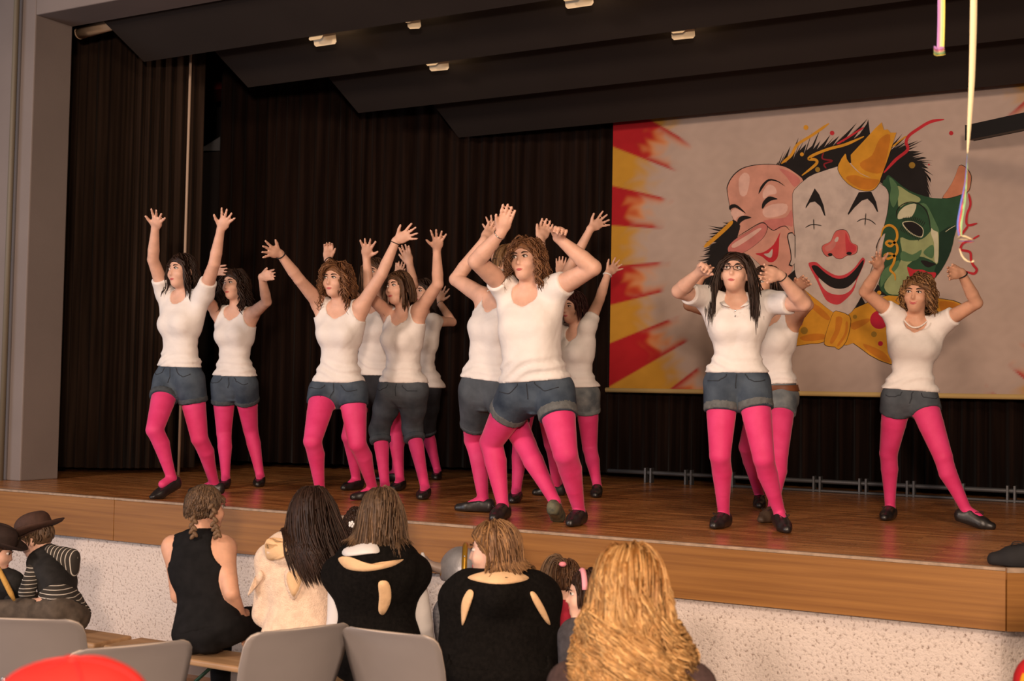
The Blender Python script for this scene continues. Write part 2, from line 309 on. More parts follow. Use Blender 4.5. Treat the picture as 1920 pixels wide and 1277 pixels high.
def paint(name, col, poly, smooth=3):
    poly = smooth_poly(poly, smooth) if smooth > 1 else np.array(poly, float); LAY[0] += 1; y = BY-.0010-.00005*LAY[0]
    W = np.array([ony(u, v, y) for u, v in poly]); W = W[(np.roll(W, -1, 0)-W)[:, 0]**2+(np.roll(W, -1, 0)-W)[:, 2]**2 > 1e-10]
    tri = tessellate_polygon([[Vector((p[0], p[2], 0)) for p in W]])
    return mesh_obj('painted_'+name, W, [tuple(t) for t in tri], mat('paint_'+col, PC[col], .75, var=.12, vscale=9, spec=.15), ban, smooth=False)
def stroke(name, col, pts, wd, crop='x', taper=True):
    k = CROP[crop][2]; p = smooth_poly(P2(crop, pts), 5, False); t = np.gradient(p, axis=0); t /= np.linalg.norm(t, axis=1)[:, None]+1e-9; n = np.stack([-t[:, 1], t[:, 0]], 1)
    q = np.linspace(0, 1, len(p)); w_ = wd/k/2*(np.minimum(1, .35+np.minimum(q, 1-q)*6) if taper else 1+0*q); LAY[0] += 1; y = BY-.0010-.00005*LAY[0]
    A = [ony(*x, y) for x in p+n*w_[:, None]]; B = [ony(*x, y) for x in p-n*w_[:, None]]; m = len(p)
    return mesh_obj('painted_'+name, A+B, [(i, i+1, m+i+1, m+i) for i in range(m-1)], mat('paint_'+col, PC[col], .75, var=.12, vscale=9, spec=.15), ban, smooth=False)
def dot(name, col, crop, c, r, ry=None): paint(name, col, P2(crop, [(c[0]+r*math.cos(t), c[1]+(ry or r)*math.sin(t)) for t in np.linspace(0, 6.283, 11)[:-1]]), 2)
def spiky(base, tips, seed):                                   # brushy hair edge between two polylines
    r = random.Random(seed); b = smooth_poly(base, 8, False); t = smooth_poly(tips, 8, False); m = min(len(b), len(t)); out = []
    for i_ in range(m-1):
        q = r.uniform(.6, 1.25); z_ = r.uniform(.35, .6); out.append(tuple(b[i_]*(1-z_)+t[i_]*z_)); out.append(tuple(b[i_]*(1-q)+t[min(i_+3, m-1)]*q))
    return out
# hair behind the masks
base = P2('a', [(760, 560), (1000, 480), (1250, 400), (1572, 300)]); tips = P2('a', [(730, 470), (960, 270), (1230, 190), (1600, 110)])
paint('hair', 'black', spiky(base, tips, 1)+P2('a', [(1640, 300), (1500, 480), (1330, 500), (1180, 550), (1060, 600), (1000, 700), (800, 600)]), 1)
base = P2('b', [(900, 420), (1000, 400), (1100, 480), (1180, 560), (1220, 680)]); tips = P2('b', [(960, 240), (1140, 250), (1250, 370), (1310, 520), (1310, 780)])
paint('hair', 'black', spiky(base, tips, 2)+P2('b', [(1290, 790), (1100, 760), (900, 700), (830, 640)]), 1)
base = P2('c', [(330, 110), (260, 200), (190, 320), (150, 450), (120, 600)]); tips = P2('c', [(270, 35), (150, 110), (90, 270), (55, 400), (80, 600)])
paint('hair', 'black', spiky(base, tips, 3)+P2('c', [(120, 640), (330, 600), (420, 300), (380, 90), (320, 45)]), 1)
for p, wd, col, cr in (([(1250, 105), (1100, 210), (960, 300), (900, 400), (810, 475)], 26, 'gold', 'a'), ([(1572, 225), (1400, 300), (1250, 340), (1110, 395), (1062, 432), (1125, 440), (1130, 480), (1000, 585)], 26, 'gold', 'a'), ([(1572, 140), (1400, 250), (1320, 295)], 18, 'red', 'a'),
        ([(1200, 375), (1190, 430), (1280, 450), (1205, 480), (1225, 520)], 14, 'wine', 'a'), ([(100, 1245), (200, 1160), (300, 1070), (362, 1005)], 36, 'gold', 'a'), ([(1425, 68), (1300, 90), (1180, 160), (1100, 220), (1075, 280), (1088, 350), (980, 440), (870, 560)], 28, 'red', 'b'), ([(1080, 220), (1010, 270), (950, 320)], 14, 'gold', 'b')):
    stroke('streamer', col, p, wd, cr)
for c, r, col, cr in (((1037, 143), 23, 'gold', 'a'), ((1278, 194), 21, 'red', 'a'), ((1000, 390), 18, 'gold', 'a'), ((1145, 530), 23, 'olive', 'a'), ((1490, 195), 20, 'red', 'b'), ((1130, 490), 29, 'olive', 'b'), ((1285, 485), 9, 'red', 'b')): dot('confetti', col, cr, c, r)
# long-nosed pink mask
A = P2('a', [(312, 740), (322, 660), (372, 580), (450, 520), (560, 490), (700, 481), (820, 495), (920, 545), (1015, 635), (930, 725), (918, 900), (935, 1150)])
B = P2('c', [(800, 300), (790, 440), (740, 510), (640, 500), (540, 420), (440, 330), (340, 300), (350, 190), (372, 100), (335, 60), (310, 30)])
paint('pink_mask_outline', 'black', [(p[0]+(-.7 if p[0] < 1480 else 0), p[1]-.6) for p in A]+B, 3); paint('pink_mask', 'pink', [(p[0]+(.7 if p[0] < 1400 else 0), p[1]+.7) for p in A]+[(p[0]+.6, p[1]) for p in B], 3)
paint('pink_shade', 'rose', P2('a', [(640, 1010), (720, 985), (850, 970), (905, 900), (915, 1050), (860, 1045), (760, 1088), (700, 1065)])); paint('pink_shade', 'rose', P2('a', [(790, 520), (910, 560), (985, 630), (930, 690), (860, 600)]))
paint('pink_light', 'hi', P2('a', [(640, 900), (730, 850), (860, 850), (850, 930), (740, 970), (660, 965)])); paint('pink_light', 'hi', P2('a', [(640, 740), (690, 670), (750, 690), (765, 750), (700, 765), (650, 800)])); paint('pink_light', 'hi', P2('a', [(345, 925), (385, 890), (440, 915), (470, 950), (410, 965), (385, 1000)])); paint('pink_light', 'hi', P2('a', [(420, 620), (470, 560), (520, 600), (490, 760), (430, 760)]))
for p in ([(630, 885), (640, 830), (690, 780), (740, 785), (777, 803), (720, 815), (670, 850), (645, 887)], [(403, 1005), (430, 965), (480, 956), (537, 973), (480, 990), (440, 1015), (420, 1037)]): paint('mask_eye', 'black', P2('a', p))
for p in ([(600, 758), (618, 690), (670, 630), (720, 616), (790, 640), (850, 690), (785, 648), (720, 632), (680, 648), (640, 700)], [(336, 905), (330, 865), (380, 848), (430, 878), (487, 937), (430, 903), (385, 880), (350, 893)]): paint('mask_brow', 'black', P2('a', p), 2)
stroke('mask_line', 'black', [(410, 1145), (500, 1090), (600, 1030), (650, 1020), (690, 1060), (740, 1090), (800, 1060), (850, 1053), (885, 1090)], 7, 'a')
NOSE = [(275, 285), (300, 240), (360, 190), (450, 140), (520, 90), (560, 80), (590, 110), (570, 175), (520, 230), (440, 290), (340, 340), (295, 332)]
paint('mask_nose_outline', 'black', P2('c', [(432+(x-432)*1.03, 210+(y-210)*1.03) for x, y in NOSE])); paint('mask_nose', 'rose', P2('c', NOSE)); paint('mask_nose_light', 'hi', P2('c', [(310, 250), (420, 180), (520, 120), (540, 130), (440, 210), (330, 275)]))
paint('mask_mouth', 'red', P2('c', [(692, 153), (640, 250), (560, 310), (495, 322), (550, 347), (600, 388), (640, 386), (672, 350), (682, 280), (685, 200)])); paint('mask_teeth', 'cream', P2('c', [(632, 283), (600, 318), (562, 325), (600, 352), (626, 345)]))
# collar and bow tie
for cr, p in (('c', [(735, 515), (810, 450), (850, 560), (800, 590)]), ('d', [(160, 800), (235, 665), (280, 745), (180, 800)]), ('d', [(365, 565), (445, 658), (320, 650)])): paint('collar', 'black', P2(cr, p), 1)
dot('collar_dot', 'gold', 'd', (376, 634), 17)
for cr, wing in (('c', [(855, 585), (960, 650), (1120, 792), (1085, 900), (1045, 1025), (930, 1040), (800, 1062), (600, 1100), (560, 900), (700, 640)]), ('d', [(130, 812), (250, 730), (430, 660), (600, 645), (850, 680), (1042, 728), (960, 860), (820, 1000), (620, 1190), (462, 1202), (300, 1130), (170, 1035), (95, 1050)])):
    q = P2(cr, wing); cx, cy = np.mean(q, 0); paint('bow_tie_outline', 'black', [(cx+(u-cx)*1.012, cy+(v-cy)*1.018) for u, v in q], 2); paint('bow_tie_wing', 'gold', q, 2)
for cr, p in (('c', [(900, 700), (1000, 740), (1090, 830), (1060, 850), (960, 770)]), ('c', [(850, 990), (960, 960), (1050, 970), (1040, 1005), (900, 1020)]), ('d', [(150, 880), (280, 840), (300, 860), (180, 930)]), ('d', [(250, 1040), (400, 1100), (460, 1170), (440, 1190), (300, 1110)]), ('d', [(860, 700), (1020, 735), (940, 850), (880, 800)])): paint('bow_fold', 'amber', P2(cr, p), 3)
for cr, c, r, col in (('d', (378, 850), 74, 'maroon'), ('d', (335, 965), 23, 'olive'), ('d', (387, 1040), 20, 'maroon'), ('d', (183, 826), 17, 'olive'), ('c', (885, 936), 29, 'olive'), ('c', (870, 828), 19, 'olive'), ('c', (853, 880), 18, 'maroon'), ('c', (860, 610), 20, 'maroon')): dot('bow_dot', col, cr, c, r)
# green mask
G = P2('b', [(850, 690), (885, 620), (915, 580), (1000, 650), (1100, 722), (1250, 777), (1400, 797), (1560, 772), (1640, 740), (1580, 900), (1545, 1060)])+P2('d', [(975, 190), (950, 300), (905, 400), (850, 480), (800, 540), (640, 642), (440, 655), (370, 560), (410, 430), (380, 300), (400, 150)])
paint('green_mask', 'green', G, 2)
paint('green_shadow', 'dgreen', P2('d', [(985, 95), (975, 190), (950, 300), (905, 400), (850, 485), (800, 520), (835, 400), (850, 250), (862, 150)]), 2)
paint('green_light', 'lgreen', P2('d', [(545, 195), (620, 215), (720, 205), (790, 140), (830, 80), (852, 180), (846, 395), (800, 378), (700, 345), (620, 400), (600, 430), (620, 540), (560, 640), (450, 640), (420, 560), (520, 430), (560, 330)]), 3)
paint('green_light', 'lgreen', P2('b', [(1000, 680), (1100, 740), (1200, 790), (1190, 830), (1080, 840), (1010, 880), (1000, 780)])); paint('green_light', 'pale', P2('b', [(1080, 860), (1170, 850), (1130, 960), (1060, 975), (1000, 985), (1010, 920)]))
paint('green_light', 'pale', P2('d', [(800, 90), (835, 110), (848, 200), (845, 380), (818, 376), (815, 240), (790, 160)])); paint('green_mid', 'mgreen', P2('d', [(560, 300), (640, 330), (715, 290), (690, 360), (620, 385), (550, 370)])); paint('green_mid', 'mgreen', P2('d', [(735, 300), (800, 250), (815, 300), (800, 360), (740, 330)])); paint('green_mid', 'mgreen', P2('d', [(400, 470), (500, 390), (540, 380), (520, 440), (440, 520), (390, 590)]))
paint('green_mid', 'mgreen', P2('b', [(1200, 850), (1270, 900), (1300, 1060), (1380, 1100), (1330, 980), (1260, 850)])); paint('green_light', 'mgreen', P2('b', [(920, 600), (985, 660), (1010, 760), (960, 880), (925, 800), (935, 700)]))
stroke('mask_brow', 'black', [(985, 975), (990, 910), (1030, 860), (1090, 833), (1150, 832), (1215, 860), (1265, 920), (1290, 1000), (1300, 1095)], 9, 'b')
paint('mask_eye_rim', 'pale', P2('d', [(560, 78), (600, 62), (650, 66), (700, 95), (730, 130), (718, 192), (650, 175), (590, 130)])); paint('mask_eye', 'black', P2('d', [(568, 78), (605, 68), (650, 70), (700, 100), (725, 135), (712, 185), (650, 165), (595, 120)]))
for k_ in range(13):
    t = k_/12; x, y = 565+155*t, 66-22*math.sin(t*2.2)+55*t*t; stroke('eyelash', 'black', [(x, y), (x+4+10*t, y-16), (x+4+18*t, y-34)], 5, 'd')
    x, y = 560+140*t, 100+85*t; stroke('eyelash', 'black', [(x, y), (x-14+8*t, y+22), (x-20+10*t, y+36)], 4, 'd')
paint('mask_nostril', 'black', P2('d', [(708, 380), (740, 376), (790, 392), (832, 405), (800, 420), (770, 432), (738, 418)])); paint('mask_lips', 'red', P2('d', [(600, 428), (650, 448), (720, 450), (770, 470), (828, 474), (815, 520), (740, 560), (650, 540), (620, 500)]))
stroke('mask_line', 'pale', [(905, 148), (945, 120), (985, 98)], 5, 'd')
EAR = [(1412, 792), (1450, 730), (1500, 650), (1535, 570), (1562, 498), (1600, 496), (1640, 530), (1672, 590), (1668, 660), (1650, 725), (1600, 752), (1500, 785)]
paint('pointed_ear_outline', 'black', P2('b', [(1540+(x-1540)*1.04, 650+(y-650)*1.03) for x, y in EAR]), 2); paint('pointed_ear', 'ear', P2('b', EAR), 2)
# white clown face
CF_L = P2('a', [(1500, 470), (1330, 503), (1180, 550), (1060, 600), (930, 720), (916, 800), (920, 950), (936, 1140)])+P2('c', [(809, 300), (808, 440), (835, 540), (900, 620), (1000, 700), (1115, 790), (1180, 800)])
CF_R = P2('d', [(130, 808), (180, 755), (240, 650), (290, 520), (340, 350), (360, 250), (400, 150), (420, 80)])+P2('b', [(900, 930), (915, 800), (908, 735), (880, 690), (830, 655)])
q = CF_L+CF_R; paint('clown_face_outline', 'black', [(u+(-.8 if u < 1570 else .8), v-.3) for u, v in q], 2); paint('clown_face', 'cream', q, 2)
paint('clown_ear_outline', 'black', P2('c', [(810, 180), (768, 152), (748, 188), (772, 300), (777, 370), (760, 415), (810, 402)]), 2); paint('clown_ear', 'cream', P2('c', [(812, 188), (770, 162), (757, 192), (780, 300), (784, 372), (772, 408), (812, 396)]), 2)
stroke('clown_line', 'black', [(811, 170), (812, 260), (811, 360)], 6, 'c'); stroke('clown_line', 'black', [(386, 190), (365, 235), (350, 280)], 6, 'd')
paint('clown_ear', 'cream', P2('d', [(425, 160), (395, 190), (375, 250), (370, 330), (395, 330), (405, 250)]), 2)
for cr, p in (('a', [(1118, 703), (1160, 760), (1200, 860), (1218, 960), (1205, 952), (1170, 870), (1120, 825), (1075, 835), (1034, 890), (1035, 870), (1080, 780)]), ('b', [(640, 738), (755, 733), (800, 830), (819, 925), (805, 915), (770, 850), (720, 800), (670, 815), (600, 880), (543, 950), (538, 935), (580, 850)])): paint('clown_brow', 'black', P2(cr, p), 1)
for cr, p in (('a', [(1033, 1065), (1080, 1040), (1130, 1038), (1182, 1048)]), ('a', [(1108, 985), (1112, 1085)]), ('b', [(622, 1012), (660, 990), (700, 985), (750, 1000), (797, 1037)]), ('b', [(705, 932), (696, 1047)])): stroke('clown_eye', 'black', p, 9, cr)
CN = [(1027, 280), (1040, 252), (1095, 225), (1120, 170), (1150, 137), (1210, 134), (1240, 170), (1260, 232), (1307, 258), (1302, 312), (1262, 332), (1222, 337), (1182, 362), (1140, 357), (1108, 332), (1075, 345), (1043, 322)]
paint('clown_nose_outline', 'black', P2('c', [(1167+(x-1167)*1.025, 248+(y-248)*1.03) for x, y in CN])); paint('clown_nose', 'nose', P2('c', CN)); paint('nose_shade', 'lip', P2('c', [(1215, 150), (1250, 230), (1295, 262), (1290, 305), (1230, 325), (1215, 260)])); paint('nose_light', 'rose', P2('c', [(1050, 270), (1095, 240), (1120, 200), (1140, 240), (1110, 290), (1065, 305)]))
paint('nose_glint', 'cream', P2('c', [(1128, 212), (1145, 188), (1160, 195), (1150, 225), (1132, 228)])); dot('nostril', 'black', 'c', (1092, 330), 19, 13); dot('nostril', 'black', 'c', (1243, 320), 22, 13)
paint('clown_lips', 'lip', P2('c', [(920, 415), (938, 390), (985, 392), (1040, 440), (1130, 492), (1205, 490), (1280, 440), (1340, 362), (1358, 355), (1370, 380), (1347, 440), (1307, 530), (1277, 620), (1207, 695), (1147, 730), (1070, 702), (1030, 640), (985, 540)]))
paint('clown_teeth', 'cream', P2('c', [(1000, 515), (1080, 580), (1150, 600), (1235, 588), (1300, 530), (1262, 605), (1210, 642), (1150, 650), (1080, 632), (1030, 585)])); paint('clown_mouth', 'black', P2('c', [(945, 418), (990, 420), (1060, 480), (1140, 520), (1220, 510), (1290, 450), (1350, 376), (1360, 385), (1345, 440), (1300, 525), (1230, 590), (1150, 602), (1080, 578), (1000, 512), (955, 450)]))
# party hat, knot and ringlets on top
HB = [(565, 395), (700, 250), (790, 150), (850, 95), (870, 165), (905, 160), (930, 190), (985, 190), (950, 300), (900, 450), (838, 618), (760, 612), (650, 562), (570, 480)]
paint('party_hat', 'gold', P2('b', HB), 1); paint('hat_shade', 'amber', P2('b', [(830, 250), (930, 210), (900, 400), (850, 560), (700, 540), (650, 470), (760, 400)]), 3)
BRM = [(515, 383), (450, 490), (465, 570), (540, 660), (640, 715), (740, 727), (800, 692), (840, 615), (760, 611), (650, 566), (570, 490), (528, 430)]
paint('hat_brim_outline', 'black', P2('b', [(645+(x-645)*1.025, 560+(y-560)*1.03) for x, y in BRM]), 2); paint('hat_brim', 'gold', P2('b', BRM), 2); paint('hat_shade', 'amber', P2('b', [(520, 610), (640, 700), (740, 715), (795, 685), (825, 625), (700, 610), (600, 580)]))
KN = [(1120, 790), (1160, 785), (1245, 820), (1250, 900), (1220, 1020), (1160, 1085), (1130, 1065), (1080, 1060), (1045, 1040), (1060, 960), (1085, 880)]
paint('knot_outline', 'black', P2('c', [(1150+(x-1150)*1.035, 935+(y-935)*1.025) for x, y in KN]), 2); paint('bow_knot', 'gold', P2('c', KN), 2); paint('knot_fold', 'amber', P2('c', [(1140, 830), (1190, 840), (1160, 960), (1110, 1040), (1090, 1020), (1130, 930)])); stroke('knot_line', 'amber', [(1225, 860), (1215, 960), (1150, 1060)], 20, 'c')
stroke('ringlet', 'gold', [(390, 190), (410, 120), (460, 95), (510, 130), (518, 200), (470, 262), (432, 240), (460, 220), (515, 250), (515, 320), (450, 362), (420, 338), (460, 320), (500, 345), (490, 400), (465, 450), (500, 490), (505, 535)], 20, 'd')
for p, w_ in (([(1650, 750), (1668, 850), (1635, 950), (1640, 1040), (1730, 1025)], 22), ([(1645, 1050), (1585, 1130)], 22), ([(1690, 1170), (1750, 1135)], 16), ([(1690, 1170), (1600, 1210), (1570, 1270)], 22)): stroke('streamer', 'red', p, w_, 'b')
stroke('streamer', 'red', [(1040, 250), (1030, 290), (1100, 310), (1110, 370), (1125, 410), (1155, 450), (1130, 482), (1060, 460)], 20, 'd')
# ------------------------------------------------------------------ rail behind the banner, bar, streamers, stray shoe
rail = empty('stage_rail', (-2.8, 9.98, SZ), 'low grey steel rail with paired clamps along the foot of the backdrop curtain', 'rail')
def ry(x): return 9.98-.02*(x+1.3)
mesh_obj('rail_tube', *tube_vf([(x, 10.02, SZ+.085) for x in np.linspace(-4.7, .4, 8)], .018, 8), M_rail, rail); mesh_obj('rail_foot', *tube_vf([(x, 10.0, SZ+.012) for x in np.linspace(-3.6, .4, 8)], .012, 8), M_rail, rail)
for k_ in range(13):
    x = -4.35+k_*.36
    for dx in (0, .05): box('clamp', (x+dx, 9.985, SZ+.0), (x+dx+.016, 10.05, SZ+.125), M_rail, rail, .002)
pa = ony(1826, 250, 9.3); pb = ony(1990, 216, 8.7)
bar = empty('hanging_bar', pa, 'black rectangular bar hanging in front of the right side of the banner', 'bar'); dr_ = pb-pa; dr_ = nrm(dr_); fr_ = (pa, dr_, np.array([0, 0, 1.]), nrm(np.cross(dr_, [0, 0, 1.])))
v, f = prism([(0, -.052), (2.2, -.052), (2.2, .05), (0, .05)], 0, .07, fr_); bevel(mesh_obj('bar_profile', v, f, M_black, bar, smooth=False), .008); mesh_obj('screw', *ellipsoid_vf(pa+dr_*.03+np.array([0, -.004, .03]), np.eye(3), (.006,)*3, 8, 5), M_silver, bar)
mesh_obj('suspension_wire', *tube_vf([pa+dr_*1.0+[0, 0, .04], pa+dr_*1.0+[0, 0, 1.6]], .004, 6), M_black, bar)
STR = [mat('streamer_'+n, c, .7) for n, c in (('cream', (.72, .58, .36)), ('pink', (.75, .25, .38)), ('violet', (.42, .2, .5)), ('green', (.3, .55, .25)), ('blue', (.12, .16, .55)), ('red', (.7, .08, .1)), ('yellow', (.75, .62, .15)))]
def ribbon(name, pts, wds, m, parent, off=0):
    p = smooth_poly(pts, 5, False); q = np.interp(np.linspace(0, 1, len(p)), np.linspace(0, 1, len(wds)), wds); V = []
    for k_, ((u, v, z), w_) in enumerate(zip(p, q)):
        c = pix(u+off*w_, v, z); V += [c-CR*w_/FPX*z/2, c+CR*w_/FPX*z/2]
    n = len(p); o = mesh_obj(name, V, [(2*k_, 2*k_+1, 2*k_+3, 2*k_+2) for k_ in range(n-1)], m, parent); o.modifiers.new('thickness', 'SOLIDIFY').thickness = .0008; return o
s1 = empty('paper_streamer', pix(1763, 60, 4.2), 'short pastel striped paper streamer with a curled end, hanging at the top right', 'streamer', 'paper streamers')
for k_, m_ in enumerate((2, 1, 0, 3, 6)):
    o_ = (k_-2)*2.7; ribbon('strip', [(1765+o_, -60, 4.2), (1765+o_, 20, 4.2), (1764+o_, 70, 4.2), (1763+o_, 96, 4.2)], [2.9]*2, STR[m_], s1)
    ribbon('curl', [(1768+o_*.2, 88+k_*3.4, 4.19), (1762, 92+k_*3.0, 4.17), (1755, 90+k_*3.2, 4.19), (1752, 86+k_*3.2, 4.21)], [8, 9, 6, 3], STR[m_], s1)
s2 = empty('paper_streamer', pix(1812, 250, 4.0), 'long cream paper streamer twisting into blue, red and green strips in front of the masks', 'streamer', 'paper streamers')
ribbon('strip', [(1826, -60, 4.0), (1825, 40, 4.0), (1822, 150, 4.0), (1817, 240, 4.0), (1814, 290, 4.0)], [13, 12.5, 11, 7, 1.5], STR[0], s2)
for k_, m_ in enumerate((4, 5, 3)): ribbon('strip', [(1814, 286, 4.0), (1810+k_*1.0, 340, 4.0), (1803+k_*2.6, 380, 4.0), (1796+k_*3.2, 420, 4.0), (1799+k_*1.6, 444, 4.0)], [1.2, 2.2, 5, 4, 3], STR[m_], s2)
ribbon('curl', [(1797, 447, 4.0), (1805, 442, 3.98), (1820, 449, 3.99)], [5, 8, 10], STR[0], s2)
for k_, m_ in enumerate((0, 4, 5)): ribbon('curl', [(1800, 449+3*k_, 3.99), (1812, 450+2.4*k_, 3.97), (1824, 450+1.5*k_, 3.99)], [6, 10, 6], STR[m_], s2)
ribbon('curl', [(1799, 466, 4.0), (1803, 478, 4.0), (1811, 488, 4.0), (1822, 492, 4.0), (1825, 488, 4.0)], [1.6, 3, 5, 6, 3], STR[0], s2)
# ------------------------------------------------------------------ implicit surface modelling (smooth unions, meshed by surface nets)
BIG = .2
class Cone:      # tapered round limb, optionally flattened along n
    def __init__(s, a, b, ra, rb, k=.02, t=0, n=None, flat=1, op=1, cut=None):
        s.a, s.b, s.ra, s.rb, s.k, s.t, s.op = np.asarray(a, float), np.asarray(b, float), ra, rb, k, t, op
        s.n = None if n is None else nrm(n); s.flat = flat; s.cut = cut
        m = max(ra, rb); s.lo = np.minimum(s.a, s.b)-m; s.hi = np.maximum(s.a, s.b)+m
    def d(s, p):
        q = p-s.a; ab = s.b-s.a
        if s.n is not None:
            q = q+s.n*((q@s.n)*(1/s.flat-1))[:, None]; ab = ab+s.n*((ab@s.n)*(1/s.flat-1))
        t = np.clip(q@ab/(ab@ab+1e-12), 0, 1); d = np.linalg.norm(q-t[:, None]*ab, axis=1)-(s.ra+(s.rb-s.ra)*t)
        if s.n is not None: d = d*(.5+.5*s.flat)
        if s.cut: d = np.maximum(d, s.cut(p))
        return d
class Ell:
    def __init__(s, c, M, r, k=.02, t=0, op=1):
        s.c, s.M, s.r, s.k, s.t, s.op = np.asarray(c, float), np.asarray(M, float), np.asarray(r, float), k, t, op
        e = np.sqrt(((s.M*s.r[:, None])**2).sum(0)); s.lo = s.c-e; s.hi = s.c+e
    def d(s, p):
        q = (p-s.c)@s.M.T; l = np.linalg.norm(q/s.r, axis=1); g = np.linalg.norm(q/s.r**2, axis=1)+1e-9
        return l*(l-1)/g
class Loft:      # torso: elliptical sections along a spine
    def __init__(s, P, N, r0, r1, secs, k=.03, t=0, op=1, inflate=0):
        s.P, s.N = np.asarray(P, float), np.asarray(N, float); s.L = np.linalg.norm(s.N-s.P); s.u = (s.N-s.P)/s.L
        s.r0, s.r1 = r0, r1; s.S = np.array(secs); s.k, s.t, s.op, s.inf = k, t, op, inflate
        m = s.S[:, 1:3].max()+.06; A = s.P+s.u*s.S[0, 0]*s.L; B = s.P+s.u*s.S[-1, 0]*s.L; s.lo = np.minimum(A, B)-m; s.hi = np.maximum(A, B)+m
    def d(s, p):
        q = p-s.P; t = q@s.u/s.L; tc = np.clip(t, s.S[0, 0], s.S[-1, 0]); w_ = np.clip(t, 0, 1)[:, None]
        r = s.r0*(1-w_)+s.r1*w_; r = r-(r@s.u)[:, None]*s.u; r /= np.linalg.norm(r, axis=1)[:, None]; fr = np.cross(r, s.u)
        x = (q*r).sum(1); y = (q*fr).sum(1)-np.interp(tc, s.S[:, 0], s.S[:, 3]); a = np.interp(tc, s.S[:, 0], s.S[:, 1])+s.inf; b = np.interp(tc, s.S[:, 0], s.S[:, 2])+s.inf
        l = (np.abs(x/a)**2.3+np.abs(y/b)**2.3)**(1/2.3); d = (l-1)*np.minimum(a, b); dz = np.abs(t-tc)*s.L
        return np.where(dz > 0, np.maximum(d, 0)*.7+dz-.004, d)
def field(prims, p, extra=0, mods=(), blk=None):
    """signed distance at p; blk=(centres, half size, points per block) lets a part skip blocks it cannot reach"""
    d = np.full(len(p), BIG); nbk = blk[2] if blk else 1; D2 = d.reshape(-1, nbk); P3 = p.reshape(-1, nbk, 3); cc, hs = (blk[0], blk[1]) if blk else (p, 0)
    for q in prims:
        k = q.k; mg = (.03 if blk else .075)+k+extra+hs; lo, hi = q.lo-mg, q.hi+mg
        m = (cc[:, 0] > lo[0]) & (cc[:, 0] < hi[0]) & (cc[:, 1] > lo[1]) & (cc[:, 1] < hi[1]) & (cc[:, 2] > lo[2]) & (cc[:, 2] < hi[2])
        m = np.flatnonzero(m)
        if not len(m): continue
        a = D2[m].ravel(); b = q.d(P3[m].reshape(-1, 3))
        if q.op > 0: h = np.clip(.5+.5*(b-a)/k, 0, 1); r = b*(1-h)+a*h-k*h*(1-h)
        else: b = -b; h = np.clip(.5-.5*(b-a)/k, 0, 1); r = b*(1-h)+a*h+k*h*(1-h)
        D2[m] = r.reshape(-1, nbk)
    d = d-extra
    for m_ in mods: d = m_(p, d)
    return d
def nets(prims, h, extra=0, mods=(), clip=None):
    lo = np.min([q.lo for q in prims if q.op > 0], 0)-extra-.03; hi = np.max([q.hi for q in prims if q.op > 0], 0)+extra+.03
    if clip is not None: lo = np.maximum(lo, clip[0]); hi = np.minimum(hi, clip[1])
    c = 6; nb = np.maximum(1, np.ceil((hi-lo)/(h*c)).astype(int)); n = nb*c
    G = np.stack(np.meshgrid(*[np.arange(k) for k in nb], indexing='ij'), -1).reshape(-1, 3)
    cen = lo+(G+.5)*c*h-.5*h; fc = field(prims, cen, extra, mods); half = h*c*.9+.004
    act = np.abs(fc) < half+.006
    F = np.repeat(np.repeat(np.repeat(np.where(fc.reshape(nb) < 0, -BIG, BIG).astype(np.float32), c, 0), c, 1), c, 2)
    off = np.stack(np.meshgrid(*[np.arange(c)]*3, indexing='ij'), -1).reshape(-1, 3); I = (G[act][:, None]*c+off[None]).reshape(-1, 3)
    F[I[:, 0], I[:, 1], I[:, 2]] = field(prims, lo+I*h, extra, mods, (cen[act], h*c/2, c**3))
    F[0] = F[-1] = BIG; F[:, 0] = F[:, -1] = BIG; F[:, :, 0] = F[:, :, -1] = BIG
    S = F < 0; cnt = np.zeros(n-1, np.int8)
    for a in (0, 1):
        for b in (0, 1):
            for e in (0, 1): cnt += S[a:n[0]-1+a, b:n[1]-1+b, e:n[2]-1+e]
    C = np.argwhere((cnt > 0) & (cnt < 8)); idx = np.full(n-1, -1, np.int32); idx[C[:, 0], C[:, 1], C[:, 2]] = np.arange(len(C))
    acc = np.zeros((len(C), 3)); wn = np.zeros(len(C)); cor = [(a, b, e) for a in (0, 1) for b in (0, 1) for e in (0, 1)]
    val = {k: F[C[:, 0]+k[0], C[:, 1]+k[1], C[:, 2]+k[2]] for k in cor}
    for k1 in cor:
        for ax in range(3):
            if k1[ax]: continue
            k2 = tuple(1 if i == ax else k1[i] for i in range(3)); A, B = val[k1], val[k2]; m = (A < 0) != (B < 0)
            t = A[m]/(A[m]-B[m]); q = np.tile(np.array(k1, float), (m.sum(), 1)); q[:, ax] += t; acc[m] += q; wn[m] += 1
    V = lo+(C+acc/wn[:, None])*h; Fs = []
    for ax in range(3):
        sl0 = [slice(1, -1)]*3; sl0[ax] = slice(0, -1); sl1 = [slice(1, -1)]*3; sl1[ax] = slice(1, None)
        A = S[tuple(sl0)]; B = S[tuple(sl1)]; E = np.argwhere(A != B); off = np.ones(3, int); off[ax] = 0; E = E+off; fl = S[E[:, 0], E[:, 1], E[:, 2]]
        u, v = [(1, 2), (2, 0), (0, 1)][ax]; du = np.zeros(3, int); du[u] = 1; dv = np.zeros(3, int); dv[v] = 1
        g = lambda e: idx[e[:, 0], e[:, 1], e[:, 2]]
        q = np.stack([g(E-du-dv), g(E-dv), g(E), g(E-du)], 1); q[~fl] = q[~fl][:, ::-1]; Fs.append(q)
    Fc = np.concatenate(Fs); Fc = Fc[(Fc >= 0).all(1)]
    return V, Fc
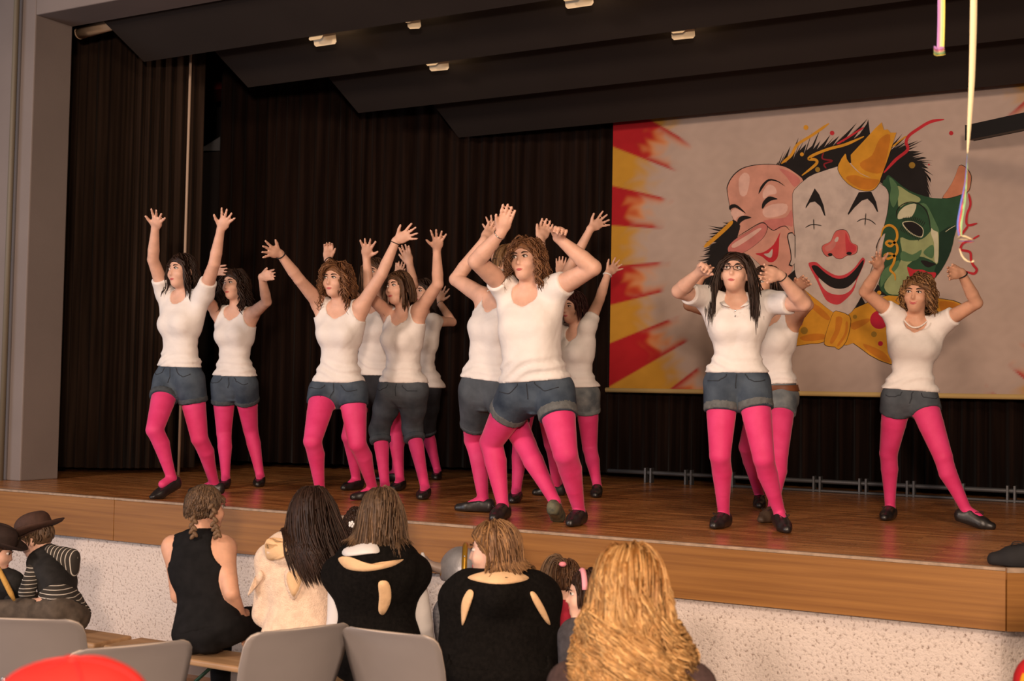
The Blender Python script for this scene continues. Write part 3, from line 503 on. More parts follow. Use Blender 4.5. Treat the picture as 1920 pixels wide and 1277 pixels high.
def owner(prims, p):
    best = np.full(len(p), 9.); t = np.zeros(len(p), int)
    for q in prims:
        if q.op < 0: continue
        m = np.all((p > q.lo-.06) & (p < q.hi+.06), axis=1)
        if m.any():
            d = q.d(p[m]); b = best[m]; tt = t[m]; w_ = d < b; b[w_] = d[w_]; tt[w_] = q.t; best[m] = b; t[m] = tt
    return t
def coarsen(V, F, own, m, cell):
    """merge the vertices of m (skin under clothes) into coarse cells; the surface stays closed"""
    key = np.floor(V/cell).astype(np.int64); key = key[:, 0]*4000003+key[:, 1]*2003+key[:, 2]; idx = np.arange(len(V)); im = np.flatnonzero(m)
    _, first, inv = np.unique(key[im], return_index=True, return_inverse=True); c = np.zeros((len(first), 3)); n = np.zeros(len(first)); np.add.at(c, inv, V[im]); np.add.at(n, inv, 1); V = V.copy(); V[im[first]] = c/n[:, None]; idx[im] = im[first][inv]
    F = idx[F]; T = np.concatenate([F[:, [0, 1, 2]], F[:, [0, 2, 3]]]); T = T[(T[:, 0] != T[:, 1]) & (T[:, 1] != T[:, 2]) & (T[:, 0] != T[:, 2])]; _, k = np.unique(np.sort(T, 1), axis=0, return_index=True); T = T[np.sort(k)]
    u, iv = np.unique(T, return_inverse=True); return V[u], iv.reshape(T.shape), own[u]
def submesh(V, F, keep):
    F = F[keep]; u, inv = np.unique(F, return_inverse=True); return V[u], inv.reshape(F.shape)
fold_ = lambda x: .5*np.sin(x)+.75*(1-2*np.abs(np.sin(x*.5)))**3
def wrinkle(amp, seed, fr=38):
    r = np.random.default_rng(seed); D = r.normal(size=(4, 3)); D[:, 2] *= 1.3; D /= np.linalg.norm(D, axis=1)[:, None]; ph = r.uniform(0, 6, 4); fq = fr*r.uniform(.6, 1.5, 4)
    def fn(p, d):
        s = 0
        for i in range(4): s = s+fold_(p@D[i]*fq[i]+ph[i]+1.5*np.sin(p@D[(i+1) % 4]*fq[i]*.4))
        return d+amp*(s/4)
    return fn
# ------------------------------------------------------------------ people
SKIN = [mat('skin_a', (.68, .40, .295), .5, var=.08, vscale=18, sub=.12, spec=.35), mat('skin_b', (.60, .325, .215), .5, var=.08, vscale=18, sub=.12, spec=.35), mat('skin_c', (.70, .425, .32), .5, var=.08, vscale=18, sub=.12, spec=.35)]
M_white = mat('white_cotton', (.77, .72, .69), .85, var=.03, vscale=14, bump=.004, bscale=16, sheen=.1)
M_tights = mat('pink_tights', (.62, .032, .145), .6, col2=(.70, .05, .19), vscale=9, spec=.25, sheen=.15)
DEN = [mat('denim_blue', (.017, .028, .048), .85, col2=(.066, .088, .118), vscale=7, bump=.0015, bscale=60), mat('denim_grey', (.030, .038, .049), .85, col2=(.075, .088, .105), vscale=7, bump=.0015, bscale=60),
       mat('denim_light', (.075, .09, .105), .85, col2=(.20, .215, .22), vscale=11, bump=.0015, bscale=60), mat('denim_black', (.016, .017, .022), .85, var=.4, vscale=7, bump=.001, bscale=60)]
M_cuff = mat('denim_cuff', (.115, .12, .122), .9, var=.2, vscale=40)
M_shoe = mat('black_leather', (.014, .012, .012), .38, var=.3, vscale=30, spec=.5)
M_eye = mat('eye_white', (.62, .56, .52), .25); M_iris = mat('eye_iris', (.03, .02, .014), .2); M_lash = mat('lash_dark', (.03, .017, .012), .6); M_lip = mat('lip_pink', (.52, .12, .12), .4)
M_hair_attr = {}
def hair_mat(key, rough=.5):
    if key not in M_hair_attr: M_hair_attr[key] = mat('hair_'+key, (.1, .05, .03), rough, var=.25, vscale=60, attr='tone', spec=.22)
    return M_hair_attr[key]
HC = dict(dark=((.018, .009, .006), (.045, .022, .014)), brown=((.05, .024, .013), (.13, .065, .032)), auburn=((.085, .034, .014), (.27, .125, .055)), gold=((.12, .055, .02), (.36, .19, .08)),
          blonde=((.30, .15, .05), (.62, .38, .16)), wine=((.035, .010, .010), (.075, .024, .022)), honey=((.10, .05, .024), (.34, .18, .075)), mouse=((.06, .036, .022), (.17, .10, .055)))
def frame_from(r, u):
    u = nrm(u); r = nrm(np.asarray(r)-u*(np.asarray(r)@u)); return r, np.cross(r, u), u     # right, front, up
def head_frame(yaw, pitch, roll, base=None):
    """yaw: turn towards image-left of the viewing direction; 0 looks at the camera, 180 away from it"""
    to = nrm(np.array([-CF[0], -CF[1], 0])); rt = nrm(np.array([CR[0], CR[1], 0])); y = math.radians(yaw); p = math.radians(pitch); a = math.radians(roll); Z = np.array([0, 0, 1.])
    f = math.cos(y)*to-math.sin(y)*rt; r = math.cos(y)*rt+math.sin(y)*to
    fr = math.cos(p)*f+math.sin(p)*Z; u = -math.sin(p)*f+math.cos(p)*Z; r2 = math.cos(a)*r-math.sin(a)*u; u2 = math.sin(a)*r+math.cos(a)*u
    return np.array([r2, fr, u2])
def head_prims(c, M, s, t=0):
    L = lambda x, y, z: c+s*(np.array([x, y, z])@M)
    P = [Ell(L(0, -.014, .030), M, np.array([.073, .092, .086])*s, .02, t), Ell(L(0, .018, -.028), M, np.array([.060, .070, .082])*s, .03, t), Ell(L(0, .048, -.088), M, np.array([.030, .030, .024])*s, .03, t)]
    for e in (-1, 1):
        P += [Ell(L(.033*e, .055, -.028), M, np.array([.028, .026, .026])*s, .02, t), Ell(L(.074*e, -.008, -.012), M, np.array([.010, .019, .029])*s, .008, t)]
        P += [Ell(L(.031*e, .094, .010), M, np.array([.019, .016, .011])*s, .012, t, op=-1)]
    P += [Cone(L(0, .080, .012), L(0, .0985, -.026), .0065*s, .0098*s, .010, t), Ell(L(0, .0895, -.031), M, np.array([.0135, .009, .007])*s, .008, t), Ell(L(0, .0775, -.061), M, np.array([.025, .008, .011])*s, .008, t)]
    return P, L
def face_parts(root, L, M, s, smile=False):
    for e in (-1, 1):
        c = L(.031*e, .0735, .010); v1, f1 = ellipsoid_vf(c, M, np.array([.0145, .0125, .0085])*s, 12, 8); mesh_obj('eye', v1, f1, M_eye, root)
        v2, f2 = ellipsoid_vf(L(.0305*e-.002, .0815, .010), M, np.array([.0068, .0055, .0072])*s, 10, 6); mesh_obj('iris', v2, f2, M_iris, root)
        arc = [L((.031+x)*e, .0855-.9*abs(x)**1.5, .0175-22*x*x) for x in np.linspace(-.016, .018, 7)]; mesh_obj('eyelash', *tube_vf(arc, .0022*s, 5), M_lash, root)
        arc = [L((.031+x)*e, .0905-1.2*abs(x)**1.35, .0325-10*(x-.004)**2) for x in np.linspace(-.019, .024, 8)]; mesh_obj('eyebrow', *tube_vf(arc, np.array([.002, .0034, .0036, .0034, .003, .0026, .002, .001])*s, 5), M_lash, root)
    wd = .027 if smile else .021
    up = [L(x, .0866-7*x*x, -.0585+(18*x*x if smile else -4*x*x)) for x in np.linspace(-wd, wd, 9)]; lw = [L(x, .0858-7*x*x, -.0655+(16*x*x if smile else 6*x*x)) for x in np.linspace(-wd*.85, wd*.85, 9)]
    g = np.sin(np.linspace(.15, math.pi-.15, 9)); mesh_obj('lips', *join([tube_vf(up, .0038*g*s, 6), tube_vf(lw, .0046*g*s, 6)]), M_lip, root)
def hair(root, L0, M, s, col, length=.28, n=400, curl=0., freq=3., thick=.0062, part=.0, vol=1.08, wave=.006, fringe=False, shoulders=None, seed=0, sides=3, updo=False, steps=9, tiein=None, bulk=1.0, front=True, name='hair', cap=True, clump=7, pull=.14, roots=0., sweep=0., frizz=.05, cstart=0., facelim=.05):
    r = np.random.default_rng(seed); R = np.array([.078, .098, .094]); C0 = np.array([0, -.014, .030])
    D = []
    while len(D) < n:
        d = nrm(r.normal(size=3))
        if d[1] > .28 and d[2] < .60-.25*(abs(d[0]) > .55): continue
        if d[2] < -.30 or (d[2] < -.05 and d[1] > .05): continue
        D.append(d)
    D = np.array(D); p = C0+D*R*1.02; sg = np.sign(D[:, 0]-part+r.normal(size=n)*.05); vel = np.stack([sg*(.75-.3*np.abs(D[:, 0]))*np.where(D[:, 1] > -.05, 1, .10), np.where(D[:, 1] > .25, .12, -.45), np.full(n, -.35)], 1)
    if fringe: vel[D[:, 1] > .35] = [[-.5, .5, -.5]]
    nl = D/np.linalg.norm(D, axis=1)[:, None]; vel -= nl*(vel*nl).sum(1)[:, None]; vel /= np.linalg.norm(vel, axis=1)[:, None]
    Ln = length*r.uniform(.8, 1.12, n)*np.where(D[:, 2] > -.1, 1, .8); st = (Ln/steps)[:, None]; lay = r.uniform(1.0, vol, n)[:, None]
    gdir = np.array([0, 0, -1.])@M.T; pts = [p.copy()]          # gravity in head coordinates
    for i in range(steps):
        vel = vel*.72+gdir*.34+r.normal(size=(n, 3))*frizz+np.array([sweep, 0, 0])*i/steps; vel /= np.linalg.norm(vel, axis=1)[:, None]; p = p+vel*st
        q = (p-C0)/(R*(lay+.03)); l = np.linalg.norm(q, axis=1); m = l < 1; p[m] = C0+(q[m]/l[m][:, None])*(R*(lay[m]+.03))
        ff = (p[:, 1] > .035) & (np.abs(p[:, 0]) < .072) & (p[:, 2] < .055)       # keep the face free
        if not fringe: p[ff, 0] = np.where(p[ff, 0]-part*.05 > 0, 1, -1)*(.074+.01*r.random(ff.sum()))
        if not fringe: lim_ = facelim+(.30 if facelim > .02 else .9)*np.maximum(0, p[:, 2])+np.maximum(0, -.13-p[:, 2])*1.2; p[:, 1] = np.where(p[:, 2] < .07, np.minimum(p[:, 1], lim_), p[:, 1])
        nk = (p[:, 2] < -.07); rad = np.hypot(p[:, 0], p[:, 1]+.02); k2 = nk & (rad < .07); p[k2, :2] = p[k2, :2]*(.07/np.maximum(rad[k2], .02))[:, None]
        if shoulders is not None:                                  # world capsules to stay outside of
            W = L0(0, 0, 0)+s*(p@M)
            for a, b, ra in shoulders:
                ab = b-a; t = np.clip((W-a)@ab/(ab@ab), 0, 1); cc = a+t[:, None]*ab; dd = W-cc; ll = np.linalg.norm(dd, axis=1); mm = ll < ra
                W[mm] = cc[mm]+dd[mm]/ll[mm][:, None]*ra
            p = ((W-L0(0, 0, 0))/s)@M.T
        pts.append(p.copy())
    T = np.array(pts); S = len(T); fr_ = np.linspace(0, 1, S)
    nc = max(30, n//clump); cid = ((D[:, None, :]-D[None, :nc, :])**2).sum(2).argmin(1); a1 = r.uniform(0, 6.28, nc)[cid]+r.normal(size=n)*.35; fq = freq*r.uniform(.75, 1.25, nc)[cid]; lk = T[:, :nc][:, cid]-T; T = T+lk*(np.minimum(1, fr_*1.6)*pull)[:, None, None]; am = curl*np.clip((fr_-cstart)*2.2, 0, 1)
    e1 = np.cross(np.gradient(T, axis=0), [0, 1, .2]); e1 /= np.linalg.norm(e1, axis=2)[:, :, None]+1e-9; e2 = np.cross(np.gradient(T, axis=0), e1); e2 /= np.linalg.norm(e2, axis=2)[:, :, None]+1e-9
    ph = 2*math.pi*fr_[:, None]*fq[None]+a1[None]; T = T+e1*(np.cos(ph)*am[:, None])[:, :, None]+e2*(np.sin(ph)*am[:, None])[:, :, None]
    T += np.sin(fr_[:, None]*7+a1[None])[:, :, None]*wave*np.array([.6, .5, 0])*fr_[:, None, None]
    prof = np.interp(fr_, [0, .12, .6, .88, 1], [.7, 1, 1, .75, .15])*thick*bulk
    c0, c1 = map(np.array, HC[col]); V = []; F = []; A = []; tone = r.random(n)**1.3; O = L0(0, 0, 0)
    dT = np.gradient(T, axis=0); dT /= np.linalg.norm(dT, axis=2)[:, :, None]+1e-9; rad_ = T-np.array([0, -.014, .0]); rad_[:, :, 2] *= .4
    u1 = np.cross(dT, rad_); u1 /= np.linalg.norm(u1, axis=2)[:, :, None]+1e-9; u2 = np.cross(dT, u1)
    ang = np.arange(sides)*2*math.pi/sides; ring = T[:, :, None, :]+prof[:, None, None, None]*(np.cos(ang)[None, None, :, None]*u1[:, :, None, :]*1.35+np.sin(ang)[None, None, :, None]*u2[:, :, None, :]*.62)
    V = O+s*(ring.transpose(1, 0, 2, 3).reshape(-1, 3)@M)
    i = np.arange(S-1)[:, None]; j = np.arange(sides)[None]; q = np.stack([i*sides+j, i*sides+(j+1) % sides, (i+1)*sides+(j+1) % sides, (i+1)*sides+j], -1).reshape(-1, 4)
    F = (q[None]+(np.arange(n)*S*sides)[:, None, None]).reshape(-1, 4); tt_ = np.clip(tone[:, None]*(.6+.4*r.random(nc)[cid][:, None])-roots*np.clip(1-fr_[None]*3.0, 0, 1), -.3, 1); A = np.repeat((c0+(c1-c0)*tt_[:, :, None]).clip(.003).reshape(-1, 3), sides, 0)
    if cap:
        cp = [Ell(L0(*C0), M, R*1.018*s, .01), Ell(L0(0, .085, -.035), M, np.array([.075, .085, .088])*s, .012, op=-1), Ell(L0(0, .02, -.15), M, np.array([.2, .2, .085])*s, .01, op=-1)]
        cv, cf = nets(cp, .012); F = np.concatenate([F, cf+len(V)]); V = np.concatenate([V, cv]); A = np.concatenate([A, np.tile(c0*.6+c1*.4, (len(cv), 1))])
    return mesh_obj(name, V, F, hair_mat(col), root, attr=A)
def hand_prims(wp, tip, nrm_, side, s, mode, t=0):
    d = nrm(tip-wp); n = nrm(nrm_-d*(nrm_@d)); l = np.cross(d, n)*side; P = []        # l points to the thumb side
    pc = wp+d*.048*s; Mx = np.array([d, l, n]); P.append(Ell(pc, Mx, np.array([.052, .040, .0155])*s, .012, t)); P.append(Cone(wp-d*.01*s, pc, .024*s, .026*s, .012, t, n=n, flat=.72))
    spread = dict(spread=.30, flat=.07, fist=.04, relax=.12)[mode]; curl = dict(spread=.12, flat=.10, fist=1.15, relax=.5)[mode]
    for i, (o, ln) in enumerate(((.030, .068), (.010, .077), (-.010, .072), (-.029, .056))):
        a = spread*(1.5-i)*.85; dd = nrm(d*math.cos(a)+l*math.sin(a)); b0 = wp+d*.080*s+l*o*s
        c1, c2 = curl*.5, curl*1.3; m1 = b0+(dd*math.cos(c1)+n*math.sin(c1))*ln*.5*s; e1 = m1+(dd*math.cos(c2)+n*math.sin(c2))*ln*.5*s
        P += [Cone(b0-dd*.012*s, m1, .0098*s, .0088*s, .005, t), Cone(m1, e1, .0088*s, .0074*s, .004, t)]
    a = .85 if mode == 'spread' else .45; td = nrm(d*math.cos(a)+l*math.sin(a)+n*.25); b0 = wp+d*.022*s+l*.026*s; m1 = b0+td*.042*s; e1 = m1+nrm(td+d*.25+n*.1)*.032*s
    P += [Cone(b0, m1, .0135*s, .0105*s, .008, t), Cone(m1, e1, .0105*s, .0082*s, .004, t)]
    return P
def reach(parent, px, L, sign, dmin=None):
    """point on the pixel's ray at distance L from parent; sign -1 nearer to the camera, +1 farther"""
    d = ray(*px); dn = nrm(d); oc = parent-EYE; b = oc@dn; cc = oc@oc-L*L; disc = b*b-cc
    if disc <= 0: return EYE+dn*b
    return EYE+dn*(b+sign*math.sqrt(disc))
def knee_at(px, hip, ank, lt, ls, bias):
    d = ray(*px); z0 = (depth_of(hip)+depth_of(ank))/2; zs = np.linspace(z0-.4, z0+.4, 161); P = EYE+d*zs[:, None]
    e = (np.linalg.norm(P-hip, axis=1)-lt)**2+(np.linalg.norm(P-ank, axis=1)-ls)**2+bias*(zs-(z0-.08))**2*.02
    return P[e.argmin()]
LEG, TORSO, ARM, HEAD = 1, 2, 3, 4
def torso_secs(s, fh=1, fw=1, fc=1, belly=0):
    return [(-.20, .03*s*fh, .05*s*fh, -.01*s), (-.13, .07*s*fh, .085*s*fh, -.012*s), (-.06, .142*s*fh, .100*s*fh, -.012*s), (.02, .163*s*fh, .105*s*fh, -.012*s), (.14, .152*s*fh, .098*s*fh, -.004*s+belly*.5), (.34, .122*s*fw, .086*s*fw+belly, belly), (.5, .125*s*fw, .088*s*fw+belly*.6, belly*.6), (.70, .140*s*fc, .098*s*fc, 0), (.86, .140*s*fc, .084*s*fc, -.006*s), (.96, .10*s, .062*s, -.012*s), (1.02, .055*s, .05*s, -.012*s)]
def shoe(root, ank, dr, s, lift, style, floor, nm_='shoe', m=None, laces=True, sideways=None):
    Z = np.array([0, 0, 1.]); base = np.array([ank[0], ank[1], floor]); w_ = np.cross(Z, dr)
    heel = base-dr*.035*s+Z*(.030*s+lift); ball = base+dr*.095*s+Z*(.026*s+lift*.12); toe = base+dr*.150*s+Z*(.021*s)
    P = [Cone(heel, ball, .036*s, .040*s, .02), Cone(ball, toe, .039*s, .027*s, .02), Cone(heel+Z*.025*s, ball+Z*.012*s, .034*s, .032*s, .02), Cone(base+dr*.02*s+Z*(.065*s+lift*.9), ball+Z*.006*s, .034*s, .030*s, .02)]
    sl = nrm(ball-heel); up = nrm(Z-sl*(Z@sl)); low = .045 if style == 'slipper' else .058
    o0 = heel+up*low*s; top = lambda p, d: np.maximum(d, (p-o0)@nrm(up+sl*(.15 if style == 'slipper' else -.05))-.006*s)
    bot = lambda p, d: np.maximum(d, -((p-(heel-up*.0285*s))@up)) if lift > .02 else np.maximum(d, (floor+.004)-p[:, 2])
    v, f = nets(P, .0085 if floor > .5 else .013, mods=(top, bot)); o = mesh_obj(nm_, v, f, m or M_shoe, root)
    if style == 'lace' and laces:
        c = base+dr*.062*s+Z*(.073*s+lift*.6); pts = []
        for e in (-1, 1):
            lp = [c+w_*e*(.012+.022*math.sin(t))*s+dr*(-.01+.035*(1-math.cos(t)))*s*.6+Z*.012*math.sin(t)*s for t in np.linspace(0, 5.6, 12)]; pts.append(tube_vf(lp, .0022, 5))
        for kx in range(3):
            q = base+dr*(.062+.018*kx)*s+Z*(.068-.009*kx)*s+Z*lift*.5; pts.append(tube_vf([q-w_*.02*s, q+Z*.006*s, q+w_*.02*s], .0022, 5))
        mesh_obj('shoelace', *join(pts), mat('lace_black', (.02, .018, .018), .8), o)
    return o
def dancer(J):
    s = J.get('s', 1.0); lb = J['label']; F = SZ; gy = math.sin(math.radians(J.get('cy', 25))); hy = math.sin(math.radians(J.get('py', 22)))
    la, lb_ = J.get('lift', (0, 0)); sk = SKIN[J.get('skin', 0)]; fh, fw, fc = J.get('fat', (.97, .93, .95)); th = J.get('thigh', 1.0)
    ank = [onz(*J['aa'], F+.075*s+la), onz(*J['ab'], F+.075*s+lb_)]
    zp = (depth_of(ank[0])+depth_of(ank[1]))/2+J.get('dz', 0)
    hw = .088*s*fh; hip = [pix(*J['ja'], zp+hw*hy), pix(*J['jb'], zp-hw*hy)]; P = (hip[0]+hip[1])/2
    zn = zp+J.get('lean', 0); sw = .165*s; N = pix(*J['neck'], zn); sh = [pix(*J['sa'], zn+sw*gy), pix(*J['sb'], zn-sw*gy)]
    es = J.get('es', (-1, -1)); ws = J.get('ws', (-1, -1)); el = [reach(sh[0], J['ea'], .275*s, es[0]), reach(sh[1], J['eb'], .275*s, es[1])]
    wr = [reach(el[0], J['wa'], .235*s, ws[0]), reach(el[1], J['wb'], .235*s, ws[1])]
    ts = J.get('ts', (-1, -1)); tp = [reach(wr[0], J['ta'], .17*s, ts[0]), reach(wr[1], J['tb'], .17*s, ts[1])]
    kn = [knee_at(J['ka'], hip[0], ank[0], .40*s, .385*s, 1), knee_at(J['kb'], hip[1], ank[1], .40*s, .385*s, 1)]
    root = empty('person', [P[0], P[1], F], lb, 'person', J.get('group', 'dancers on the stage'))
    M = head_frame(J.get('hy', 25), J.get('hp', 0), J.get('hr', 0)); hc = pix(*J['head'], zn-.02*s+J.get('hz', 0))
    hp, L = head_prims(hc, M, s*J.get('hs', 1), HEAD)
    rP = nrm(hip[1]-hip[0]); rN = nrm(sh[1]-sh[0]); u = nrm(N-P); secs = torso_secs(s, fh, fw, fc, J.get('belly', 0)); lof = Loft(P, N, rP, rN, secs, .03, TORSO)
    rr, ff, uu = frame_from(rN, u); TL = np.linalg.norm(N-P); at = lambda t, x, y: P+u*t*TL+rr*x*s+ff*y*s
    bust = J.get('bust', .93); tor = [lof]
    for e in (-1, 1):
        tor += [Ell(at(.66, .062*e, .068), np.array([rr, ff, uu]), np.array([.062, .056, .058])*s*bust, .03, TORSO)]
    r2, f2, u2 = frame_from(rP, u)
    for i, e in ((0, -1), (1, 1)):
        tor += [Ell(P+(r2*.072*e-f2*.05-u2*.03)*s*fh, np.array([r2, f2, u2]), np.array([.082, .078, .085])*s*fh, .03, TORSO)]
        tor += [Cone(at(.97, .03*e, -.012), sh[i], .042*s, .05*s*fc, .035, TORSO), Cone(sh[i], at(.62, .095*e, -.01), .048*s, .05*s*fc, .04, TORSO)]
    am = J.get('arm', 1.0); arms = []
    for i in (0, 1):
        mu = sh[i]+(el[i]-sh[i])*.45; mf = el[i]+(wr[i]-el[i])*.3; arms += [Cone(sh[i], mu, .050*s*am, .0455*s*am, .03, ARM), Cone(mu, el[i], .0455*s*am, .0375*s*am, .003, ARM), Cone(el[i], mf, .0375*s*am, .0385*s*am, .008, ARM), Cone(mf, wr[i], .0385*s*am, .0255*s, .003, ARM)]
    hands = []
    for i in (0, 1):
        md, sd = J.get('ha', ('spread', 1)) if i == 0 else J.get('hb', ('spread', -1))
        d = nrm(tp[i]-wr[i]); nn = -CF
        if md == 'edge': nn = CR*sd*1.0; md = 'relax'; want = -CF
        else: want = CR*sd
        n_ = nrm(nn-d*(nn@d)); side = 1 if np.cross(d, n_)@(want) > 0 else -1
        hands += hand_prims(wr[i], tp[i], nn, side, s*J.get('hand', 1.0), md, ARM)
    legs = []; dirs = []
    for i, (h_, k_, a_, t_) in enumerate(((hip[0], kn[0], ank[0], J['oa']), (hip[1], kn[1], ank[1], J['ob']))):
        tw = onz(*t_, F+.02); dr = tw-a_; dr[2] = 0; dr = nrm(dr); dirs.append(dr); sd = nrm(a_-k_); bk = -dr+sd*(dr@sd)
        bk = nrm(bk) if np.linalg.norm(bk) > .1 else np.zeros(3)
        md = h_+(k_-h_)*.45
        legs += [Cone(h_, md, .092*s*th, .078*s*th, .03, LEG), Cone(md, k_, .078*s*th, .057*s*th, .003, LEG)]
        c1 = k_+(a_-k_)*.30+bk*.014*s; c2 = k_+(a_-k_)*.62+bk*.006*s
        c0 = k_+(a_-k_)*.16+bk*.008*s; legs += [Cone(k_, c0, .057*s*th, .0535*s*th, .006, LEG), Cone(c0, c1, .0535*s*th, .0545*s*th, .003, LEG), Cone(c1, c2, .0545*s*th, .0415*s*th, .003, LEG), Cone(c2, a_, .0415*s*th, .032*s, .003, LEG), Cone(a_, a_+dr*.075*s-np.array([0, 0, .035*s]), .032*s, .028*s, .012, LEG)]
    neck = [Cone(at(.97, 0, -.012), L(0, -.02, -.055), .053*s, .049*s, .025, HEAD)]
    prims = tor+legs+neck+hp+arms+hands
    V, Fq = nets(prims, .0080); own = owner(prims, V); tv = ((V-P)@u)/TL; hh_ = J.get('hem', .10)
    V, Fq, own = coarsen(V, Fq, own, ((own == TORSO) & (tv > hh_+.04) & (tv < .70)) | ((own <= TORSO) & (tv > -.06) & (tv < hh_-.04)), .028); fo = (own[Fq] == LEG).sum(1) >= 2
    bv, bf = submesh(V, Fq, ~fo); mesh_obj('body', bv, bf, sk, root); lv, lf = submesh(V, Fq, fo); mesh_obj('tights', lv, lf, J.get('tmat', M_tights), root)
    if J.get('face', True): face_parts(root, L, M, s*J.get('hs', 1), J.get('smile', False))
    # ---- shirt
    hem = J.get('hem', .10)*TL; kind = J.get('shirt', 'tee'); sp = [Ell(q.c, q.M, q.r, .065) if isinstance(q, Ell) else q for q in tor]; flare = J.get('flare', .006)
    tcut = lambda p, d: np.maximum(d, (hem-((p-P)@u))*.9)
    grow = lambda p, d: d-np.clip(.35-((p-P)@u)/TL, 0, .35)*flare*5-.004*np.clip((.2*TL-((p-P)@u))/.06, 0, 1)
    mods = [wrinkle(.0065, J.get('seed', 1), 30), grow, tcut]
    sd_ = J.get('seed', 1)
    def folds(p, d):      # soft creases running across the waist
        t = ((p-P)@u)/TL; x = (p-P)@rr; g = np.exp(-((t-.24)/.13)**2); return d+.0075*g*fold_(95*(t*TL+.35*x*math.sin(sd_)+.02*np.sin(18*x+sd_)))
    mods.insert(1, folds)
    if kind in ('tee', 'vneck', 'polo', 'cap'):
        sl = dict(tee=.42, vneck=.34, polo=.62, cap=.22)[kind]
        for i in (0, 1):
            e = sh[i]+(el[i]-sh[i])*(sl+.25); ax = nrm(el[i]-sh[i]); lim = .275*s*sl; sc = sh[i]
            sp.append(Cone(sh[i], e, .054*s*am, .052*s*am, .03, cut=(lambda p, sc=sc, ax=ax, lim=lim: (p-sc)@ax-lim)))
    nkc = at(.985, 0, .035); nr = dict(tee=.066, vneck=.066, polo=.064, cap=.078, tank=.080)[kind]*s
    carve = [Ell(nkc, np.array([rr, ff, uu]), np.array([nr, .085*s, nr*.95]), .006, op=-1)]
    if kind == 'vneck': carve += [Cone(at(.98, 0, .09), at(.78, 0, .11), .062*s, .006*s, .006, op=-1)]
    if kind == 'polo': carve += [Cone(at(.98, 0, .09), at(.84, 0, .12), .04*s, .004*s, .006, op=-1)]
    if kind in ('tank', 'cap'): carve += [Cone(at(.98, 0, .09), at(.945 if kind == 'cap' else .915, 0, .115), .066*s, .056*s, .012, op=-1)]
    if kind == 'tank':
        for i, e in ((0, -1), (1, 1)): carve += [Ell(sh[i]+rr*.018*e*s+u*.03*s, np.array([rr, ff, uu]), np.array([.062, .16, .125])*s, .01, op=-1)]
    # inflate positives only, carve afterwards
    def shirt_mods(p, d):
        for m_ in mods: d = m_(p, d)
        for q in carve: d = np.maximum(d, -q.d(p))
        return d
    V, Fq = nets(sp, .0095, extra=.0065, mods=(shirt_mods,)); shirt = mesh_obj(dict(tee='t_shirt', vneck='t_shirt', polo='polo_shirt', cap='t_shirt', tank='tank_top')[kind], V, Fq, J.get('smat', M_white), root)
    if kind == 'polo':
        for e in (-1, 1):
            pts = [at(1.0, .058*e, -.02), at(.985, .066*e, .035), at(.95, .055*e, .082), at(.90, .026*e, .105), at(.925, .07*e, .093), at(.96, .09*e, .05), at(.985, .088*e, -.02)]
            v, f = ([pts[i_]+ff*.004 for i_ in range(7)]+[pts[i_]+ff*.010 for i_ in range(7)], [(0, 1, 5, 6), (1, 2, 4, 5), (2, 3, 4), (13, 12, 8, 7), (12, 11, 9, 8), (11, 10, 9)]+[(i_, i_+7, (i_+1) % 7+7, (i_+1) % 7) for i_ in range(7)])
            mesh_obj('collar', v, f, M_white, shirt)
        for q in (.80, .86): mesh_obj('button', *ellipsoid_vf(at(q, 0, .122), np.array([rr, ff, uu]), (.005, .003, .005), 8, 5), M_silver, shirt)
    # ---- shorts
    sf = J.get('short', .34); dm = DEN[J.get('denim', 0)]; ps = [q for q in tor if isinstance(q, (Loft,)) or (isinstance(q, Ell) and (q.c-P)@u < .1)]
    wt = (J.get('hem', .10)+.10)*TL
    def leg_cloth(i, f1, extra_r, f0=None, full=False):
        h_, k_, a_ = hip[i], kn[i], ank[i]; out = []
        if full: out.append(Cone(h_, h_+(k_-h_)*.45, (.092*th+extra_r)*s, (.078*th+extra_r)*s, .03)); out.append(Cone(h_+(k_-h_)*.45, k_, (.078*th+extra_r)*s, (.056*th+extra_r+.004)*s, .03)); out.append(Cone(k_, k_+(a_-k_)*.5, (.056*th+extra_r+.004)*s, (.052*th+extra_r+.004)*s, .03, cut=lambda p: (p-k_)@nrm(a_-k_)-f1*.385*s)); return out
        e = h_+(k_-h_)*(f1+.2); ax = nrm(k_-h_); lim = .40*s*f1
        rr_ = np.interp(f1+.2, [0, .45, 1], [.092, .078, .060])*th+extra_r+.001
        return [Cone(h_, e, (.092*th+extra_r)*s, rr_*s, .02 if i == 0 else .005, cut=lambda p: (p-h_)@ax-lim)]
    capri = J.get('capri')
    lp = ps+leg_cloth(0, capri or sf, .006, full=bool(capri))+leg_cloth(1, capri or sf, .006, full=bool(capri))
    V, Fq = nets(lp, .0098, extra=.006, mods=(wrinkle(.003, J.get('seed', 1)+9, 40), lambda p, d: d+.004*np.clip(((p-P)@u-hem)/.02, 0, 1), lambda p, d: np.maximum(d, (p-P)@u-wt)))
    sho = mesh_obj('denim_capris' if capri else 'denim_shorts', V, Fq, dm, root)
